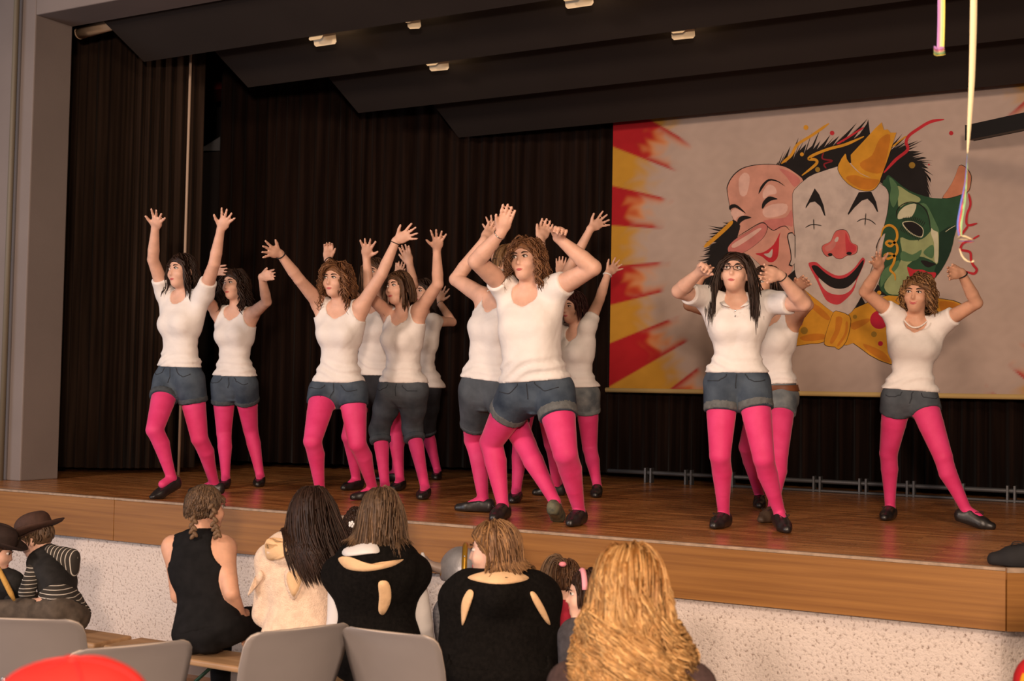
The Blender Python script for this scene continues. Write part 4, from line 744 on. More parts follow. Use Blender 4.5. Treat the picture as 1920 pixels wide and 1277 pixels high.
    if J.get('cuff', True):
        for i in (0, 1):
            h_, k_, a_ = hip[i], kn[i], ank[i]
            if capri: A0, ax, l1, r0 = k_, nrm(a_-k_), capri*.385*s, (.0590*th+.010)*s+.008
            else: A0, ax, l1, r0 = h_, nrm(k_-h_), .40*s*sf, ((.092*th+.006)+((np.interp(sf+.2, [0, .45, 1], [.092, .078, .060])*th+.007)-(.092*th+.006))*sf/(sf+.2))*s+.0095
            wd = J.get('cuffw', .035)*s; cut = lambda p: np.maximum((p-A0)@ax-l1-.003, l1-wd-(p-A0)@ax)
            v, f = nets([Cone(A0, A0+ax*(l1+.06), r0+.004*s, r0, .01, cut=cut)], .0098); mesh_obj('cuff', v, f, J.get('cmat', M_cuff), sho)
    # fly seam, pockets and button
    fx = lambda t, x, y: P+u2*t*TL+r2*x*s+f2*y*s
    dk = mat('denim_seam', (.03, .035, .045), .9); d0 = .112*fh+.010
    if J.get('details', True):
        SV = V; h0 = J.get('hem', .10)-.01
        def snap(pts):
            out = []
            for q in smooth_poly(pts, 5, False):
                k_ = ((SV-q)**2).sum(1).argmin(); out.append(SV[k_]+f2*.001)
            return smooth_poly(np.array(out)[::2], 3, False)
        for e in (-1, 1): mesh_obj('pocket_seam', *tube_vf(snap([fx(h0, .055*e, d0), fx(h0-.05, .075*e, d0), fx(h0-.09, .115*e, d0-.03), fx(h0-.08, .150*fh*e, d0-.07)]), .0028, 5), dk, sho)
        mesh_obj('fly_seam', *tube_vf(snap([fx(h0, .004, d0), fx(h0-.08, .004, d0), fx(h0-.16, 0, d0)]), .0028, 5), dk, sho)
    if J.get('belt'):
        def band(p, d): return np.maximum(np.maximum(d, (p-P)@u-.135*TL), .055*TL-(p-P)@u)
        v, f = nets(ps, .008, extra=.012, mods=(band,)); mesh_obj('belt', v, f, mat('belt_leather', (.16, .055, .022), .5, var=.2), root)
    st = J.get('shoe', 'lace'); shoe(root, ank[0], dirs[0], s, la, st, F); shoe(root, ank[1], dirs[1], s, lb_, J.get('shoe2', st), F, m=J.get('shoem2'))
    if J.get('hair', True):
        H = dict(J['hair']); col = H.pop('col'); S_ = [(sh[0], sh[1], .062*s), (at(.95, 0, 0), at(.5, 0, .0), .135*s)]; hair(root, L, M, s*J.get('hs', 1), col, shoulders=S_, seed=J.get('seed', 1), **H)
    for i, (m_, r_, k_) in J.get('brace', {}).items():
        d = nrm(wr[i]-el[i]); c = wr[i]-d*.018*s; a = nrm(np.cross(d, [0, 0, 1.])); b = np.cross(d, a); ring = [c+.031*s*(math.cos(t)*a+math.sin(t)*b) for t in np.linspace(0, 2*math.pi, 17)]; mesh_obj('bracelet', *tube_vf(ring, r_, 6, cap=False), m_, root)
    if J.get('glasses'):
        pts = []
        for e in (-1, 1):
            ring = [L(.032*e+.025*math.cos(t), .103-.004*math.cos(t)**2, .006+.016*math.sin(t)) for t in np.linspace(0, 2*math.pi, 17)]; pts.append(tube_vf(ring, .0021, 5, cap=False)); pts.append(tube_vf([L(.057*e, .098, .01), L(.074*e, .05, .012), L(.078*e, 0, .01)], .002, 5))
        pts.append(tube_vf([L(-.008, .106, .008), L(0, .108, .011), L(.008, .106, .008)], .002, 5)); mesh_obj('glasses', *join(pts), mat('glasses_frame', (.02, .012, .012), .3), root)
    if J.get('necklace'):
        pts = []
        for k_ in range(26):
            t = -1+2*k_/25; pts.append(ellipsoid_vf(at(1.0-.085*(1-t*t), .066*t, .088+.032*(1-t*t)), np.eye(3), (.0055,)*3, 6, 4))
        mesh_obj('necklace', *join(pts), mat('pearl', (.8, .72, .66), .2), root)
    return dict(root=root, L=L, M=M, at=at, s=s)
# ------------------------------------------------------------------ the dancers (joints given as pixels, depth from the feet on the stage and from limb lengths)
M_band = mat('bracelet_black', (.015, .013, .013), .6); M_wband = mat('bracelet_white', (.75, .7, .66), .5); CH1 = mat('cuff_dark', (.055, .064, .075), .9, var=.2, vscale=40)
D = []
D.append(dict(label='leftmost dancer in white t-shirt and pink tights, both arms stretched straight up', s=1.0, head=(340, 509), hy=32, hp=2, hr=-4, neck=(342, 552), sa=(310, 551), sb=(382, 553), ea=(287, 487), eb=(402, 494), wa=(291, 428), wb=(414, 430), ta=(300, 393), tb=(433, 392),
     ha=('spread', -1), hb=('spread', -1), ja=(316, 714), jb=(356, 714), ka=(290, 806), kb=(374, 822), aa=(322, 897), ab=(402, 907), oa=(296, 930), ob=(392, 922), lift=(.055, 0), cy=30, py=28, shirt='tee', hem=0.160, short=0.37, denim=0, cmat=CH1, shoe='slipper', hair=dict(col='dark', length=.25, n=405, wave=.012, curl=.008, freq=1.5, part=-.2), seed=11))
D.append(dict(label='dancer in white tank top just behind the leftmost one, hands bent flat to the side', s=.97, head=(439, 534), hy=28, hp=0, hr=-4, neck=(442, 580), sa=(409, 586), sb=(472, 590), ea=(378, 552), eb=(500, 566), wa=(392, 509), wb=(491, 519), ta=(430, 506), tb=(520, 514),
     ha=('flat', -1), hb=('flat', -1), ja=(420, 722), jb=(459, 722), ka=(420, 812), kb=(470, 806), aa=(423, 896), ab=(488, 893), oa=(413, 914), ob=(468, 918), cy=24, py=18, shirt='tank', hem=0.120, short=0.36, denim=0, cmat=CH1, shoe='slipper', hair=dict(col='dark', length=.30, n=405, wave=.012, curl=.016, freq=2.2, part=.2, vol=1.15), seed=12))
D.append(dict(label='curly-haired dancer in white tank top with both arms flung wide, third from left', s=1.0, head=(630, 525), hy=24, hp=0, hr=0, neck=(638, 574), sa=(600, 570), sb=(677, 576), ea=(561, 524), eb=(716, 514), wa=(524, 475), wb=(743, 451), ta=(487, 466), tb=(786, 430),
     ha=('spread', 1), hb=('spread', -1), ja=(608, 733), jb=(660, 733), ka=(586, 827), kb=(670, 832), aa=(600, 918), ab=(699, 916), oa=(588, 935), ob=(684, 932), cy=18, py=15, shirt='tank', hem=0.100, short=0.25, denim=0, cuff=False, shoe='slipper', brace={0: (M_band, .004, 0), 1: (M_band, .003, 0)}, hair=dict(col='auburn', length=.27, n=483, curl=.016, freq=3.2, vol=1.32, thick=.006, part=.1), seed=13, thigh=1.04))
D.append(dict(es=(1, 1), ws=(1, 1), ts=(1, 1), label='dancer hidden behind the curly-haired one, only hands, torso and legs showing', s=1.0, head=(702, 514), hy=25, neck=(703, 566), sa=(670, 566), sb=(738, 568), ea=(640, 522), eb=(775, 535), wa=(614, 486), wb=(768, 494), ta=(618, 452), tb=(756, 456),
     ha=('fist', 1), hb=('relax', -1), ja=(682, 724), jb=(722, 724), ka=(655, 818), kb=(740, 808), aa=(668, 899), ab=(750, 900), oa=(636, 916), ob=(736, 917), cy=20, py=18, shirt='tank', hem=0.130, short=0.43, denim=3, cuff=False, shoe='slipper', brace={0: (M_band, .004, 0)}, hair=dict(col='brown', length=.26, n=200), seed=14, details=False))
D.append(dict(label='dancer in white tank top and knee-length jeans, right beside the curly-haired one', s=1.0, head=(747, 541), hy=38, hp=2, hr=-6, neck=(757, 588), sa=(729, 588), sb=(787, 582), ea=(693, 556), eb=(821, 533), wa=(687, 483), wb=(819, 468), ta=(690, 443), tb=(824, 427),
     ha=('spread', 1), hb=('spread', -1), ja=(734, 732), jb=(776, 732), ka=(711, 806), kb=(773, 803), aa=(722, 910), ab=(797, 914), oa=(703, 930), ob=(776, 938), cy=34, py=28, shirt='tank', hem=0.100, capri=.24, denim=1, cmat=MATS['denim_grey'], shoe='slipper', hair=dict(col='brown', length=.25, n=436, part=-.15), seed=15, thigh=.97))
D.append(dict(es=(1, 1), ws=(1, 1), ts=(1, 1), label='dancer in loose white blouse half hidden behind the one in knee-length jeans', s=.97, head=(792, 549), hy=30, neck=(794, 596), sa=(768, 600), sb=(812, 602), ea=(742, 560), eb=(848, 604), wa=(745, 520), wb=(823, 566), ta=(752, 490), tb=(832, 534),
     ha=('relax', 1), hb=('spread', 1), ja=(768, 730), jb=(805, 730), ka=(745, 806), kb=(800, 806), aa=(742, 886), ab=(820, 882), oa=(733, 898), ob=(810, 902), cy=30, py=25, shirt='cap', hem=0.040, flare=.02, capri=.10, denim=3, cmat=DEN[1], shoe='slipper', brace={1: (M_silver, .004, 0)}, hair=dict(col='dark', length=.22, n=200), seed=16, details=False))
D.append(dict(dz=-.08, label='big curly-haired dancer in white t-shirt at the stage edge, hands raised above her head', s=1.03, hs=1.0, head=(987, 489), hy=28, hp=4, hr=-3, neck=(989, 548), sa=(944, 534), sb=(1044, 540), ea=(893, 490), eb=(1112, 502), wa=(940, 436), wb=(1046, 446), ta=(958, 380), tb=(1058, 412),
     ha=('flat', -1), hb=('fist', -1), ja=(972, 739), jb=(1038, 733), ka=(921, 829), kb=(1060, 850), aa=(943, 949), ab=(1086, 958), oa=(893, 980), ob=(1032, 992), cy=22, py=26, fat=(1.17, 1.26, 1.12), arm=1.2, thigh=1.17, belly=.022, bust=1.2, shirt='cap', hem=0.120, short=0.40, denim=0, cuffw=.05, shoe='lace', brace={0: (M_silver, .003, 0)}, hair=dict(col='auburn', length=.25, n=514, curl=.014, freq=3.6, vol=1.30, thick=.006, part=.15), seed=17))
D.append(dict(es=(1, 1), ws=(1, 1), ts=(1, 1), dz=.22, label='dancer in long denim shorts and tank top behind the big curly-haired one', s=1.03, head=(952, 497), hy=30, neck=(934, 559), sa=(908, 558), sb=(968, 556), ea=(855, 524), eb=(1010, 500), wa=(908, 450), wb=(1014, 448), ta=(930, 418), tb=(1028, 414),
     ha=('relax', 1), hb=('relax', -1), ja=(894, 734), jb=(934, 734), ka=(889, 825), kb=(986, 835), aa=(906, 937), ab=(1040, 940), oa=(866, 953), ob=(1062, 965), lift=(0, .05), cy=30, py=26, fat=(1.07, 1.06, 1.02), arm=1.12, thigh=1.08, shirt='tank', hem=0.120, short=0.66, denim=1, cuffw=.03, cmat=CH1, shoe='slipper', shoem2=mat('shoe_sole_olive', (.06, .065, .05), .6, col2=(.16, .15, .09), vscale=25), hair=dict(col='honey', length=.18, n=265, fringe=True), seed=18, details=False))
D.append(dict(es=(1, 1), ws=(1, 1), ts=(1, 1), label='dancer almost hidden behind the big curly-haired one, raised hands and one leg showing', s=1.0, head=(1000, 520), hy=25, neck=(1002, 572), sa=(968, 570), sb=(1036, 570), ea=(934, 505), eb=(1066, 506), wa=(925, 440), wb=(1108, 428), ta=(926, 402), tb=(1143, 406),
     ha=('spread', -1), hb=('spread', -1), ja=(985, 735), jb=(1025, 735), ka=(976, 828), kb=(1035, 832), aa=(968, 920), ab=(1043, 910), oa=(962, 938), ob=(1003, 924), cy=20, py=18, shirt='tank', hem=0.120, short=0.37, denim=1, shoe='slipper', hair=dict(col='brown', length=.2, n=200), seed=19, details=False))
D.append(dict(es=(1, 1), ws=(1, 1), ts=(1, 1), dz=.12, label='dancer with dark red bob and white bracelet, arm raised beside the banner edge', s=.97, head=(1074, 578), hy=42, hr=0, neck=(1080, 622), sa=(1052, 622), sb=(1102, 612), ea=(1046, 570), eb=(1124, 562), wa=(1050, 515), wb=(1140, 512), ta=(1052, 480), tb=(1166, 490),
     ha=('relax', 1), hb=('spread', -1), ja=(1066, 740), jb=(1100, 740), ka=(1046, 838), kb=(1106, 840), aa=(1046, 908), ab=(1120, 912), oa=(1030, 922), ob=(1110, 934), cy=38, py=30, shirt='vneck', hem=0.120, short=0.35, denim=2, cmat=DEN[2], shoe='lace', brace={1: (M_wband, .006, 0)}, hair=dict(col='wine', length=.17, n=405, vol=1.2), seed=20, details=False))
D.append(dict(label='dancer with glasses and long dark hair in white polo shirt, elbows raised', s=.99, head=(1379, 513), hy=22, hp=12, hr=3, neck=(1381, 561), sa=(1324, 558), sb=(1440, 567), ea=(1273, 546), eb=(1507, 570), wa=(1312, 510), wb=(1462, 516), ta=(1336, 487), tb=(1414, 506),
     ha=('fist', 1), hb=('relax', -1), ja=(1354, 722), jb=(1410, 720), ka=(1350, 854), kb=(1432, 860), aa=(1357, 964), ab=(1462, 963), oa=(1311, 992), ob=(1484, 997), cy=14, py=12, fat=(1.03, .98, 1.0), arm=1.08, thigh=1.04, shirt='polo', hem=0.140, short=0.38, denim=0, cuffw=.045, shoe='lace', glasses=True, brace={1: (M_band, .003, 0)}, hair=dict(col='dark', length=.40, n=702, thick=.0055, part=.05, vol=1.15, wave=.01, pull=.05), seed=21, lift=(0, .02)))
D.append(dict(label='dancer in white tank top and brown belt looking out from behind the one with glasses', s=.97, head=(1436, 533), hy=52, neck=(1447, 588), sa=(1394, 604), sb=(1489, 596), ea=(1292, 572), eb=(1514, 572), wa=(1314, 520), wb=(1494, 538), ta=(1333, 486), tb=(1519, 521),
     ha=('relax', 1), hb=('flat', -1), ja=(1432, 742), jb=(1466, 742), ka=(1401, 838), kb=(1461, 850), aa=(1424, 930), ab=(1449, 955), oa=(1424, 948), ob=(1419, 976), cy=35, py=28, shirt='tank', hem=0.150, short=0.34, denim=2, cuff=False, belt=True, shoe='lace', shoem2=mat('shoe_brown', (.07, .045, .03), .5), hair=dict(col='dark', length=.16, n=265), seed=22, skin=1, es=(1, -1), details=False))
D.append(dict(label='rightmost dancer with pinned-up ringlets and pearl necklace, smiling, in white v-neck t-shirt', s=.95, head=(1719, 553), hy=30, hp=2, hr=4, neck=(1717, 603), sa=(1679, 594), sb=(1765, 606), ea=(1622, 547), eb=(1831, 568), wa=(1650, 500), wb=(1802, 511), ta=(1636, 473), tb=(1764, 515),
     ha=('spread', 1), hb=('relax', -1), ja=(1683, 748), jb=(1728, 748), ka=(1666, 850), kb=(1768, 856), aa=(1669, 952), ab=(1812, 957), oa=(1641, 976), ob=(1850, 986), cy=16, py=10, fat=(.95, .92, .94), shirt='vneck', hem=0.110, short=0.24, denim=1, cuff=False, shoe='lace', necklace=True, smile=True, skin=1, brace={1: (M_band, .004, 0)}, hair=dict(col='honey', length=.20, n=405, curl=.017, freq=2.4, vol=1.30, part=-.5), seed=23, lift=(0, .03)))
for j in D: dancer(j)
# ------------------------------------------------------------------ the audience: everybody on one bench line in front of the stage
SEATY, SEATZ = 4.74, .445
def on_line(u, y, z):
    a, b = -9., 3.
    for _ in range(40):
        m = (a+b)/2
        if proj((m, y, z))[0] < u: a = m
        else: b = m
    return np.array([a, y, z])
def bench(x0, x1, label, SEATY=4.74, SEATZ=.445):
    root = empty('bench', ((x0+x1)/2, SEATY, 0), label, 'bench', 'wooden benches before the stage')
    mw = mat('bench_wood', (.30, .17, .085), .45, col2=(.44, .27, .14), vscale=3, stretch=(.6, 6, 6), bump=.0004, bscale=40); mg = mat('bench_leg_green', (.012, .045, .022), .5)
    bevel(mesh_obj('seat_board', *box_vf((x0, SEATY-.13, SEATZ-.032), (x1, SEATY+.13, SEATZ)), mw, root, smooth=False), .012, 3)
    bevel(mesh_obj('batten', *box_vf((x0+.12, SEATY-.09, SEATZ-.055), (x0+.2, SEATY+.09, SEATZ-.033)), mw, root, smooth=False), .004)
    for x in (x0+.35, x1-.35):
        for e in (-1, 1):
            v, f = prism([(-.022, 0), (.022, 0), (.028, SEATZ-.035), (-.028, SEATZ-.035)], -.004, .004, ((x, SEATY+e*.10, 0), (0, 1, 0), (0, e*-.12, 1), (1, 0, 0))); mesh_obj('leg', v, f, mg, root, smooth=False)
        box('foot_bar', (x-.02, SEATY-.14, .0), (x+.02, SEATY+.14, .012), mg, root, .002); mesh_obj('brace', *tube_vf([(x, SEATY, .18), (x+(.28 if x < (x0+x1)/2 else -.28), SEATY, SEATZ-.035)], .009, 6), mg, root)
    return root
bl = on_line(201, SEATY-.1, SEATZ)[0]; br_ = on_line(190, SEATY-.1, SEATZ)[0]
bench(bl, bl+2.75, 'long wooden bench with green legs under the girl with braids'); bench(br_-2.2, br_-.02, 'wooden bench at the far left, its end showing beside the boy in the hat')
bench(bl+2.82, bl+5.0, 'wooden bench hidden behind the blonde woman'); bench(-4.15, -1.75, 'low wooden bench under the small children, close to the stage wall', 5.40, .30)
structure(box('trim_5', (-9, 5.62, 0), (-3.3, 5.70, .05), M_base))
M_blk = mat('black_plush', (.0055, .0045, .004), .95, var=.3, vscale=60, bump=.002, bscale=220, spec=.08); M_cream = mat('cream_plush', (.74, .55, .41), .95, var=.1, vscale=40, bump=.006, bscale=170, sheen=.25); M_tan = mat('tan_lining', (.66, .43, .24), .9, var=.06, vscale=20, bump=.002, bscale=60)
M_bcot = mat('black_cotton', (.0065, .006, .0065), .85, var=.3, vscale=20, bump=.003, bscale=14, spec=.15); M_red = mat('red_fleece', (.30, .012, .03), .9, var=.2, vscale=20); M_wsl = mat('white_sleeve', (.66, .62, .60), .85, var=.04, vscale=10, bump=.003, bscale=18)
def stripes(name, c0, c1, freq, axis):
    m = mat(name, c0, .9); nt = m.node_tree; N = nt.nodes; L = nt.links; tc = N.new('ShaderNodeTexCoord'); w_ = N.new('ShaderNodeTexWave'); w_.bands_direction = axis; w_.inputs['Scale'].default_value = freq; w_.inputs['Distortion'].default_value = .5
    r = N.new('ShaderNodeValToRGB'); r.color_ramp.elements[0].position = .90; r.color_ramp.elements[1].position = .95; r.color_ramp.elements[0].color = (*c0, 1); r.color_ramp.elements[1].color = (*c1, 1)
    L.new(tc.outputs['Object'], w_.inputs['Vector']); L.new(w_.outputs['Color'], r.inputs[0]); L.new(r.outputs[0], N['Principled BSDF'].inputs['Base Color']); return m
M_strp = stripes('striped_knit', (.035, .030, .026), (.55, .50, .44), 17, 'Z'); M_strpx = stripes('striped_hood', (.035, .030, .026), (.55, .50, .44), 17, 'X')
def sitter(J):
    s = J.get('s', 1.0); sk = SKIN[J.get('skin', 0)]; dep = J['depth']; away = J.get('away', True)
    P = on_line(J['pel'], SEATY+J.get('py', -.02), SEATZ+.118*s) if 'pel' in J else np.array(J.get('ppos', (0, 0, 0)))
    N = pix(*J['neck'], dep); sw = J.get('twist', 0)
    if 'drop' in J: P = N+np.array([.0, .02, 0]); P[2] = J['drop']+.118*s
    sh = [pix(*J['sa'], dep+sw), pix(*J['sb'], dep-sw)]
    root = empty('person', [P[0], P[1], 0], J['label'], 'person', 'seated audience before the stage')
    M = head_frame(J['hy'], J.get('hp', 0), J.get('hr', 0)); hc = pix(*J['head'], dep+J.get('hz', 0)); hs = s*J.get('hs', 1); hp, L = head_prims(hc, M, hs, HEAD)
    u = nrm(N-P); rN = nrm(sh[0]-sh[1]) if away else nrm(sh[1]-sh[0]); rr, ff, uu = frame_from(rN, u); TL = np.linalg.norm(N-P); at = lambda t, x, y: P+u*t*TL+rr*x*s+ff*y*s
    fl = np.array([ff[0], ff[1], 0]); fl = nrm(fl); fat = J.get('fat', 1.0); lof = Loft(P, N, rN, rN, torso_secs(s, fat, fat*1.05, fat), .03, TORSO); tor = [lof]
    for i in (0, 1): e = (1 if i == 0 else -1) if away else (-1 if i == 0 else 1); tor += [Cone(at(.97, .03*e, -.012), sh[i], .042*s, .052*s, .035, TORSO), Cone(sh[i], at(.60, .10*e, -.01), .05*s, .05*s, .04, TORSO)]
    legs = []; feet = []
    for e in (-1, 1):
        h_ = P+rr*.085*e*s; k_ = h_+fl*.36*s+rr*.03*e*s-np.array([0, 0, .02]); a_ = k_+fl*.03*s; a_[2] = max(.08, k_[2]-.40*s); legs += [Cone(h_, k_, .088*s, .058*s, .03, LEG), Cone(k_, a_, .056*s, .036*s, .01, LEG)]; feet.append(a_)
    arms = []; hands = []; am = J.get('arm', 1)
    els = []; wrs = []
    for i, n1, n2 in ((0, 'ea', 'wa'), (1, 'eb', 'wb')):
        if n1 in J: el = reach(sh[i], J[n1], .26*s, J.get('es', 1)); wr = reach(el, J[n2], .22*s, J.get('ws', 1))
        else: e = (1 if i == 0 else -1) if away else (-1 if i == 0 else 1); el = sh[i]-uu*.24*s+ff*.04*s+rr*.02*e*s; wr = el+ff*.19*s-uu*.08*s-rr*.06*e*s
        els.append(el); wrs.append(wr); arms += [Cone(sh[i], el, .050*s*am, .039*s*am, .03, ARM), Cone(el, wr, .038*s*am, .026*s, .006, ARM)]; hands += hand_prims(wr, wr+nrm(wr-el)*.17*s, ff*.3-uu, 1 if i else -1, s, 'relax', ARM)
    neck = [Cone(at(.96, 0, -.012), L(0, -.02, -.055), .05*s, .047*s, .02, HEAD)]
    V, Fq = nets(tor+legs+neck+hp+arms+hands, .0125 if J.get('coarse', True) else .0085); mesh_obj('body', V, Fq, sk, root)
    if J.get('face', True): face_parts(root, L, M, hs)
    # clothes
    ex = J.get('puff', .010); tops = list(tor); sl = J.get('sleeve', 1.0)
    carve = [Ell(at(1.0, 0, .03), np.array([rr, ff, uu]), np.array([.06, .08, .055])*s, .01, op=-1)]
    if sl == 'none':
        for i in (0, 1): e = (1 if i == 0 else -1) if away else (-1 if i == 0 else 1); carve += [Ell(sh[i]+rr*.025*e*s+u*.0*s, np.array([rr, ff, uu]), np.array([.062, .16, .115])*s, .01, op=-1)]
    def mods(p, d):
        d = wrinkle(.005, J.get('seed', 1), 26)(p, d); d = np.maximum(d, (-.02*TL)-(p-P)@u)
        for q in carve: d = np.maximum(d, -q.d(p))
        return d
    separate = J.get('slmat')
    armcl = []
    if sl != 'none':
        for i in (0, 1): armcl += [Cone(sh[i], els[i], .052*s*am, .043*s*am, .03), Cone(els[i], wrs[i], .043*s*am, .034*s, .01)]
    V, Fq = nets(tops+([] if separate else armcl)+J.get('lumps', lambda *a: [])(at, rr, ff, uu, s, L), .012, extra=ex, mods=(mods,)); top = mesh_obj(J.get('topname', 'top'), V, Fq, J['mat'], root); bvh = BVHTree.FromPolygons([tuple(x) for x in V.tolist()], Fq.tolist())
    if separate:
        for i in (0, 1): V, Fq = nets(armcl[2*i:2*i+2], .011, extra=.006, mods=(wrinkle(.004, 5+i, 30),)); mesh_obj('sleeve', V, Fq, separate, root)
    V, Fq = nets([lof]+legs, .018, extra=.009+(ex if J.get('onesie') else 0), mods=(lambda p, d: np.where(np.linalg.norm((p-P)-((p-P)@u)[:, None]*u, axis=1) < .21*s, np.maximum(d, (p-P)@u-.10*TL), d),)); mesh_obj(J.get('legname', 'trousers'), V, Fq, J.get('lmat', M_bcot), root)
    for a_ in feet: shoe(root, a_, fl, s, 0, 'lace', 0.0 if a_[2] < .12 else a_[2]-.075, laces=False)
    if J.get('hair'):
        H = dict(J['hair']); col = H.pop('col'); hair(root, L, M, hs, col, shoulders=[(sh[0], sh[1], (.07+ex)*s), (at(.95, 0, 0), at(.4, 0, 0), (.125+ex)*s)]+[(q.a, q.b, max(q.ra, q.rb)+ex+.012) for q in J.get('lumps', lambda *a: [])(at, rr, ff, uu, s, L) if isinstance(q, Cone)], seed=J.get('seed', 1), **H)
    return dict(root=root, L=L, M=M, at=at, s=s, rr=rr, ff=ff, uu=uu, sh=sh, top=top, TL=TL, hs=hs, dep=dep, N=N, P=P, bvh=bvh)
def back_patch(Q, name, px, m, thick=.012, push=.03, parent=None, dep=None, lift=0.):
    """closed pad lying on a garment's back, its outline given in the picture, standing where the garment's surface is"""
    pts = smooth_poly(px, 4); d0 = (dep or Q['dep'])-push; n = len(pts); pc = pts.mean(0)
    def hit(u, v):
        h_ = Q['bvh'].ray_cast(Vector(EYE), Vector(ray(u, v)))[0]; return np.array(h_) if h_ is not None else None
    ds = [hit(u, v) for u, v in pts]; ok = [depth_of(h_) for h_ in ds if h_ is not None]; dm = np.median(ok) if ok else d0
    place = lambda u, v: (lambda h_: h_ if h_ is not None and abs(depth_of(h_)-dm) < .12 else pix(u, v, dm))(hit(u, v)); toC = -CF*(1 if not lift else 1)
    V = [place(u, v)+toC*(lift-.004) for u, v in pts]; V2 = [p+toC*(thick*.6+.004) for p in V]; inn = [place(*(pc+(q-pc)*.6))+toC*(lift+thick) for q in pts]; ctr = place(*pc)+toC*(lift+thick)
    F = [(i, (i+1) % n, n+(i+1) % n, n+i) for i in range(n)]+[(n+i, n+(i+1) % n, 2*n+(i+1) % n, 2*n+i) for i in range(n)]+[(2*n+i, 2*n+(i+1) % n, 3*n) for i in range(n)]+[tuple(range(n))[::-1]]
    return mesh_obj(name, V+V2+inn+[ctr], F, m, parent or Q['root'])
# girl with braids
Q = sitter(dict(label='girl in black sleeveless top with plaited hair sitting on the bench', depth=6.33, s=.98, pel=392, head=(386, 955), hy=222, hp=2, neck=(374, 1004), sa=(326, 1026), sb=(420, 1028), twist=.03, eb=(434, 1112), wb=(456, 1168), es=-1, mat=M_bcot, sleeve='none', topname='tank_top', seed=31, skin=1, hair=dict(col='mouse', length=.055, n=1200, thick=.0036, vol=1.0, part=0), puff=.009))
for e, pts in ((1, [(398, 950), (400, 966), (402, 982), (404, 991), (407, 999), (408, 1006)]), (-1, [(364, 972), (362, 984), (362, 996), (364, 1006)])):
    parts = []; c = smooth_poly(pts, 2, False)
    for k_, (u_, v_) in enumerate(c):
        b0 = pix(u_+(2.8 if k_ % 2 else -2.8), v_, 6.22); sg_ = 1 if k_ % 2 else -1; parts.append(ellipsoid_vf(b0, np.array([nrm(CR+CU*.8*sg_), -CF, nrm(CU-CR*.8*sg_)]), (.011, .011, .019), 8, 6))
    v, f = join(parts); mesh_obj('braid', v, f, hair_mat('mouse'), Q['root'], attr=np.tile(np.array(HC['mouse'][1])*.8, (len(v), 1)))
# girl in the cream onesie with hood ears
def hood_a(at, rr, ff, uu, s, L): return [Cone(at(.95, .14, -.07), at(.90, -.04, -.125), .034, .032, .014), Cone(at(1.0, .12, -.05), at(.96, .0, -.11), .034, .03, .014), Cone(at(.90, .10, -.09), at(.85, -.02, -.12), .03, .028, .014)]
Q = sitter(dict(label='girl with long dark hair in a cream plush hooded costume', depth=5.98, s=1.0, pel=566, head=(586, 962), hy=188, hp=-4, neck=(580, 1022), sa=(512, 1052), sb=(632, 1050), mat=M_cream, lmat=M_cream, legname='plush_legs', topname='hooded_costume', onesie=True, puff=.022, fat=1.0, seed=32, lumps=hood_a, hair=dict(col='dark', length=.38, n=1500, thick=.0040, vol=1.15, wave=.012, part=.1, sweep=-.25, frizz=.03)))
back_patch(Q, 'hood_lining', [(498, 1016), (515, 1008), (560, 1016), (600, 1026), (608, 1034), (580, 1037), (545, 1041), (517, 1050), (500, 1046)], M_tan, .010, .20)
e_ = back_patch(Q, 'hood_ear', [(536, 1068), (552, 1062), (572, 1062), (570, 1090), (553, 1124), (540, 1108), (534, 1086)], M_cream, .02, .19); back_patch(Q, 'ear_lining', [(541, 1072), (553, 1067), (569, 1066), (566, 1090), (553, 1117), (544, 1104), (539, 1086)], M_tan, .012, .212, e_, lift=.014)
back_patch(Q, 'hood_ear', [(488, 1068), (480, 1078), (468, 1106), (466, 1116), (478, 1104), (494, 1082)], M_cream, .022, .15)
# person in black costume with white sleeves
def hood_b(at, rr, ff, uu, s, L): return [Cone(at(.95, .11, -.06), at(.90, 0, -.12), .038, .045, .05), Cone(at(.95, -.11, -.06), at(.90, 0, -.12), .038, .045, .05), Ell(at(.80, .0, -.10), np.array([rr, ff, uu]), np.array([.14, .05, .10]), .06)]
Q = sitter(dict(label='long-haired person in black hooded costume with white sleeves', depth=5.74, s=1.0, pel=706, head=(716, 968), hy=186, hp=-4, neck=(708, 1036), sa=(640, 1078), sb=(772, 1076), eb=(791, 1172), wb=(800, 1240), mat=M_blk, slmat=M_wsl, lmat=M_blk, onesie=True, topname='hooded_costume', puff=.03, seed=33, lumps=hood_b, hair=dict(col='mouse', length=.25, n=1450, thick=.0040, vol=1.16, part=.1, wave=.01)))
back_patch(Q, 'hood_lining', [(635, 1046), (655, 1044), (690, 1056), (725, 1056), (757, 1048), (735, 1062), (690, 1071), (655, 1068), (640, 1058)], M_tan, .007, .215); back_patch(Q, 'undershirt_collar', [(644, 1030), (668, 1020), (700, 1016), (712, 1034), (690, 1038), (648, 1042)], M_wsl, .02, .16)
back_patch(Q, 'ear_lining', [(710, 1092), (726, 1090), (733, 1106), (732, 1130), (720, 1152), (710, 1146), (711, 1118)], M_tan, .007, .215)
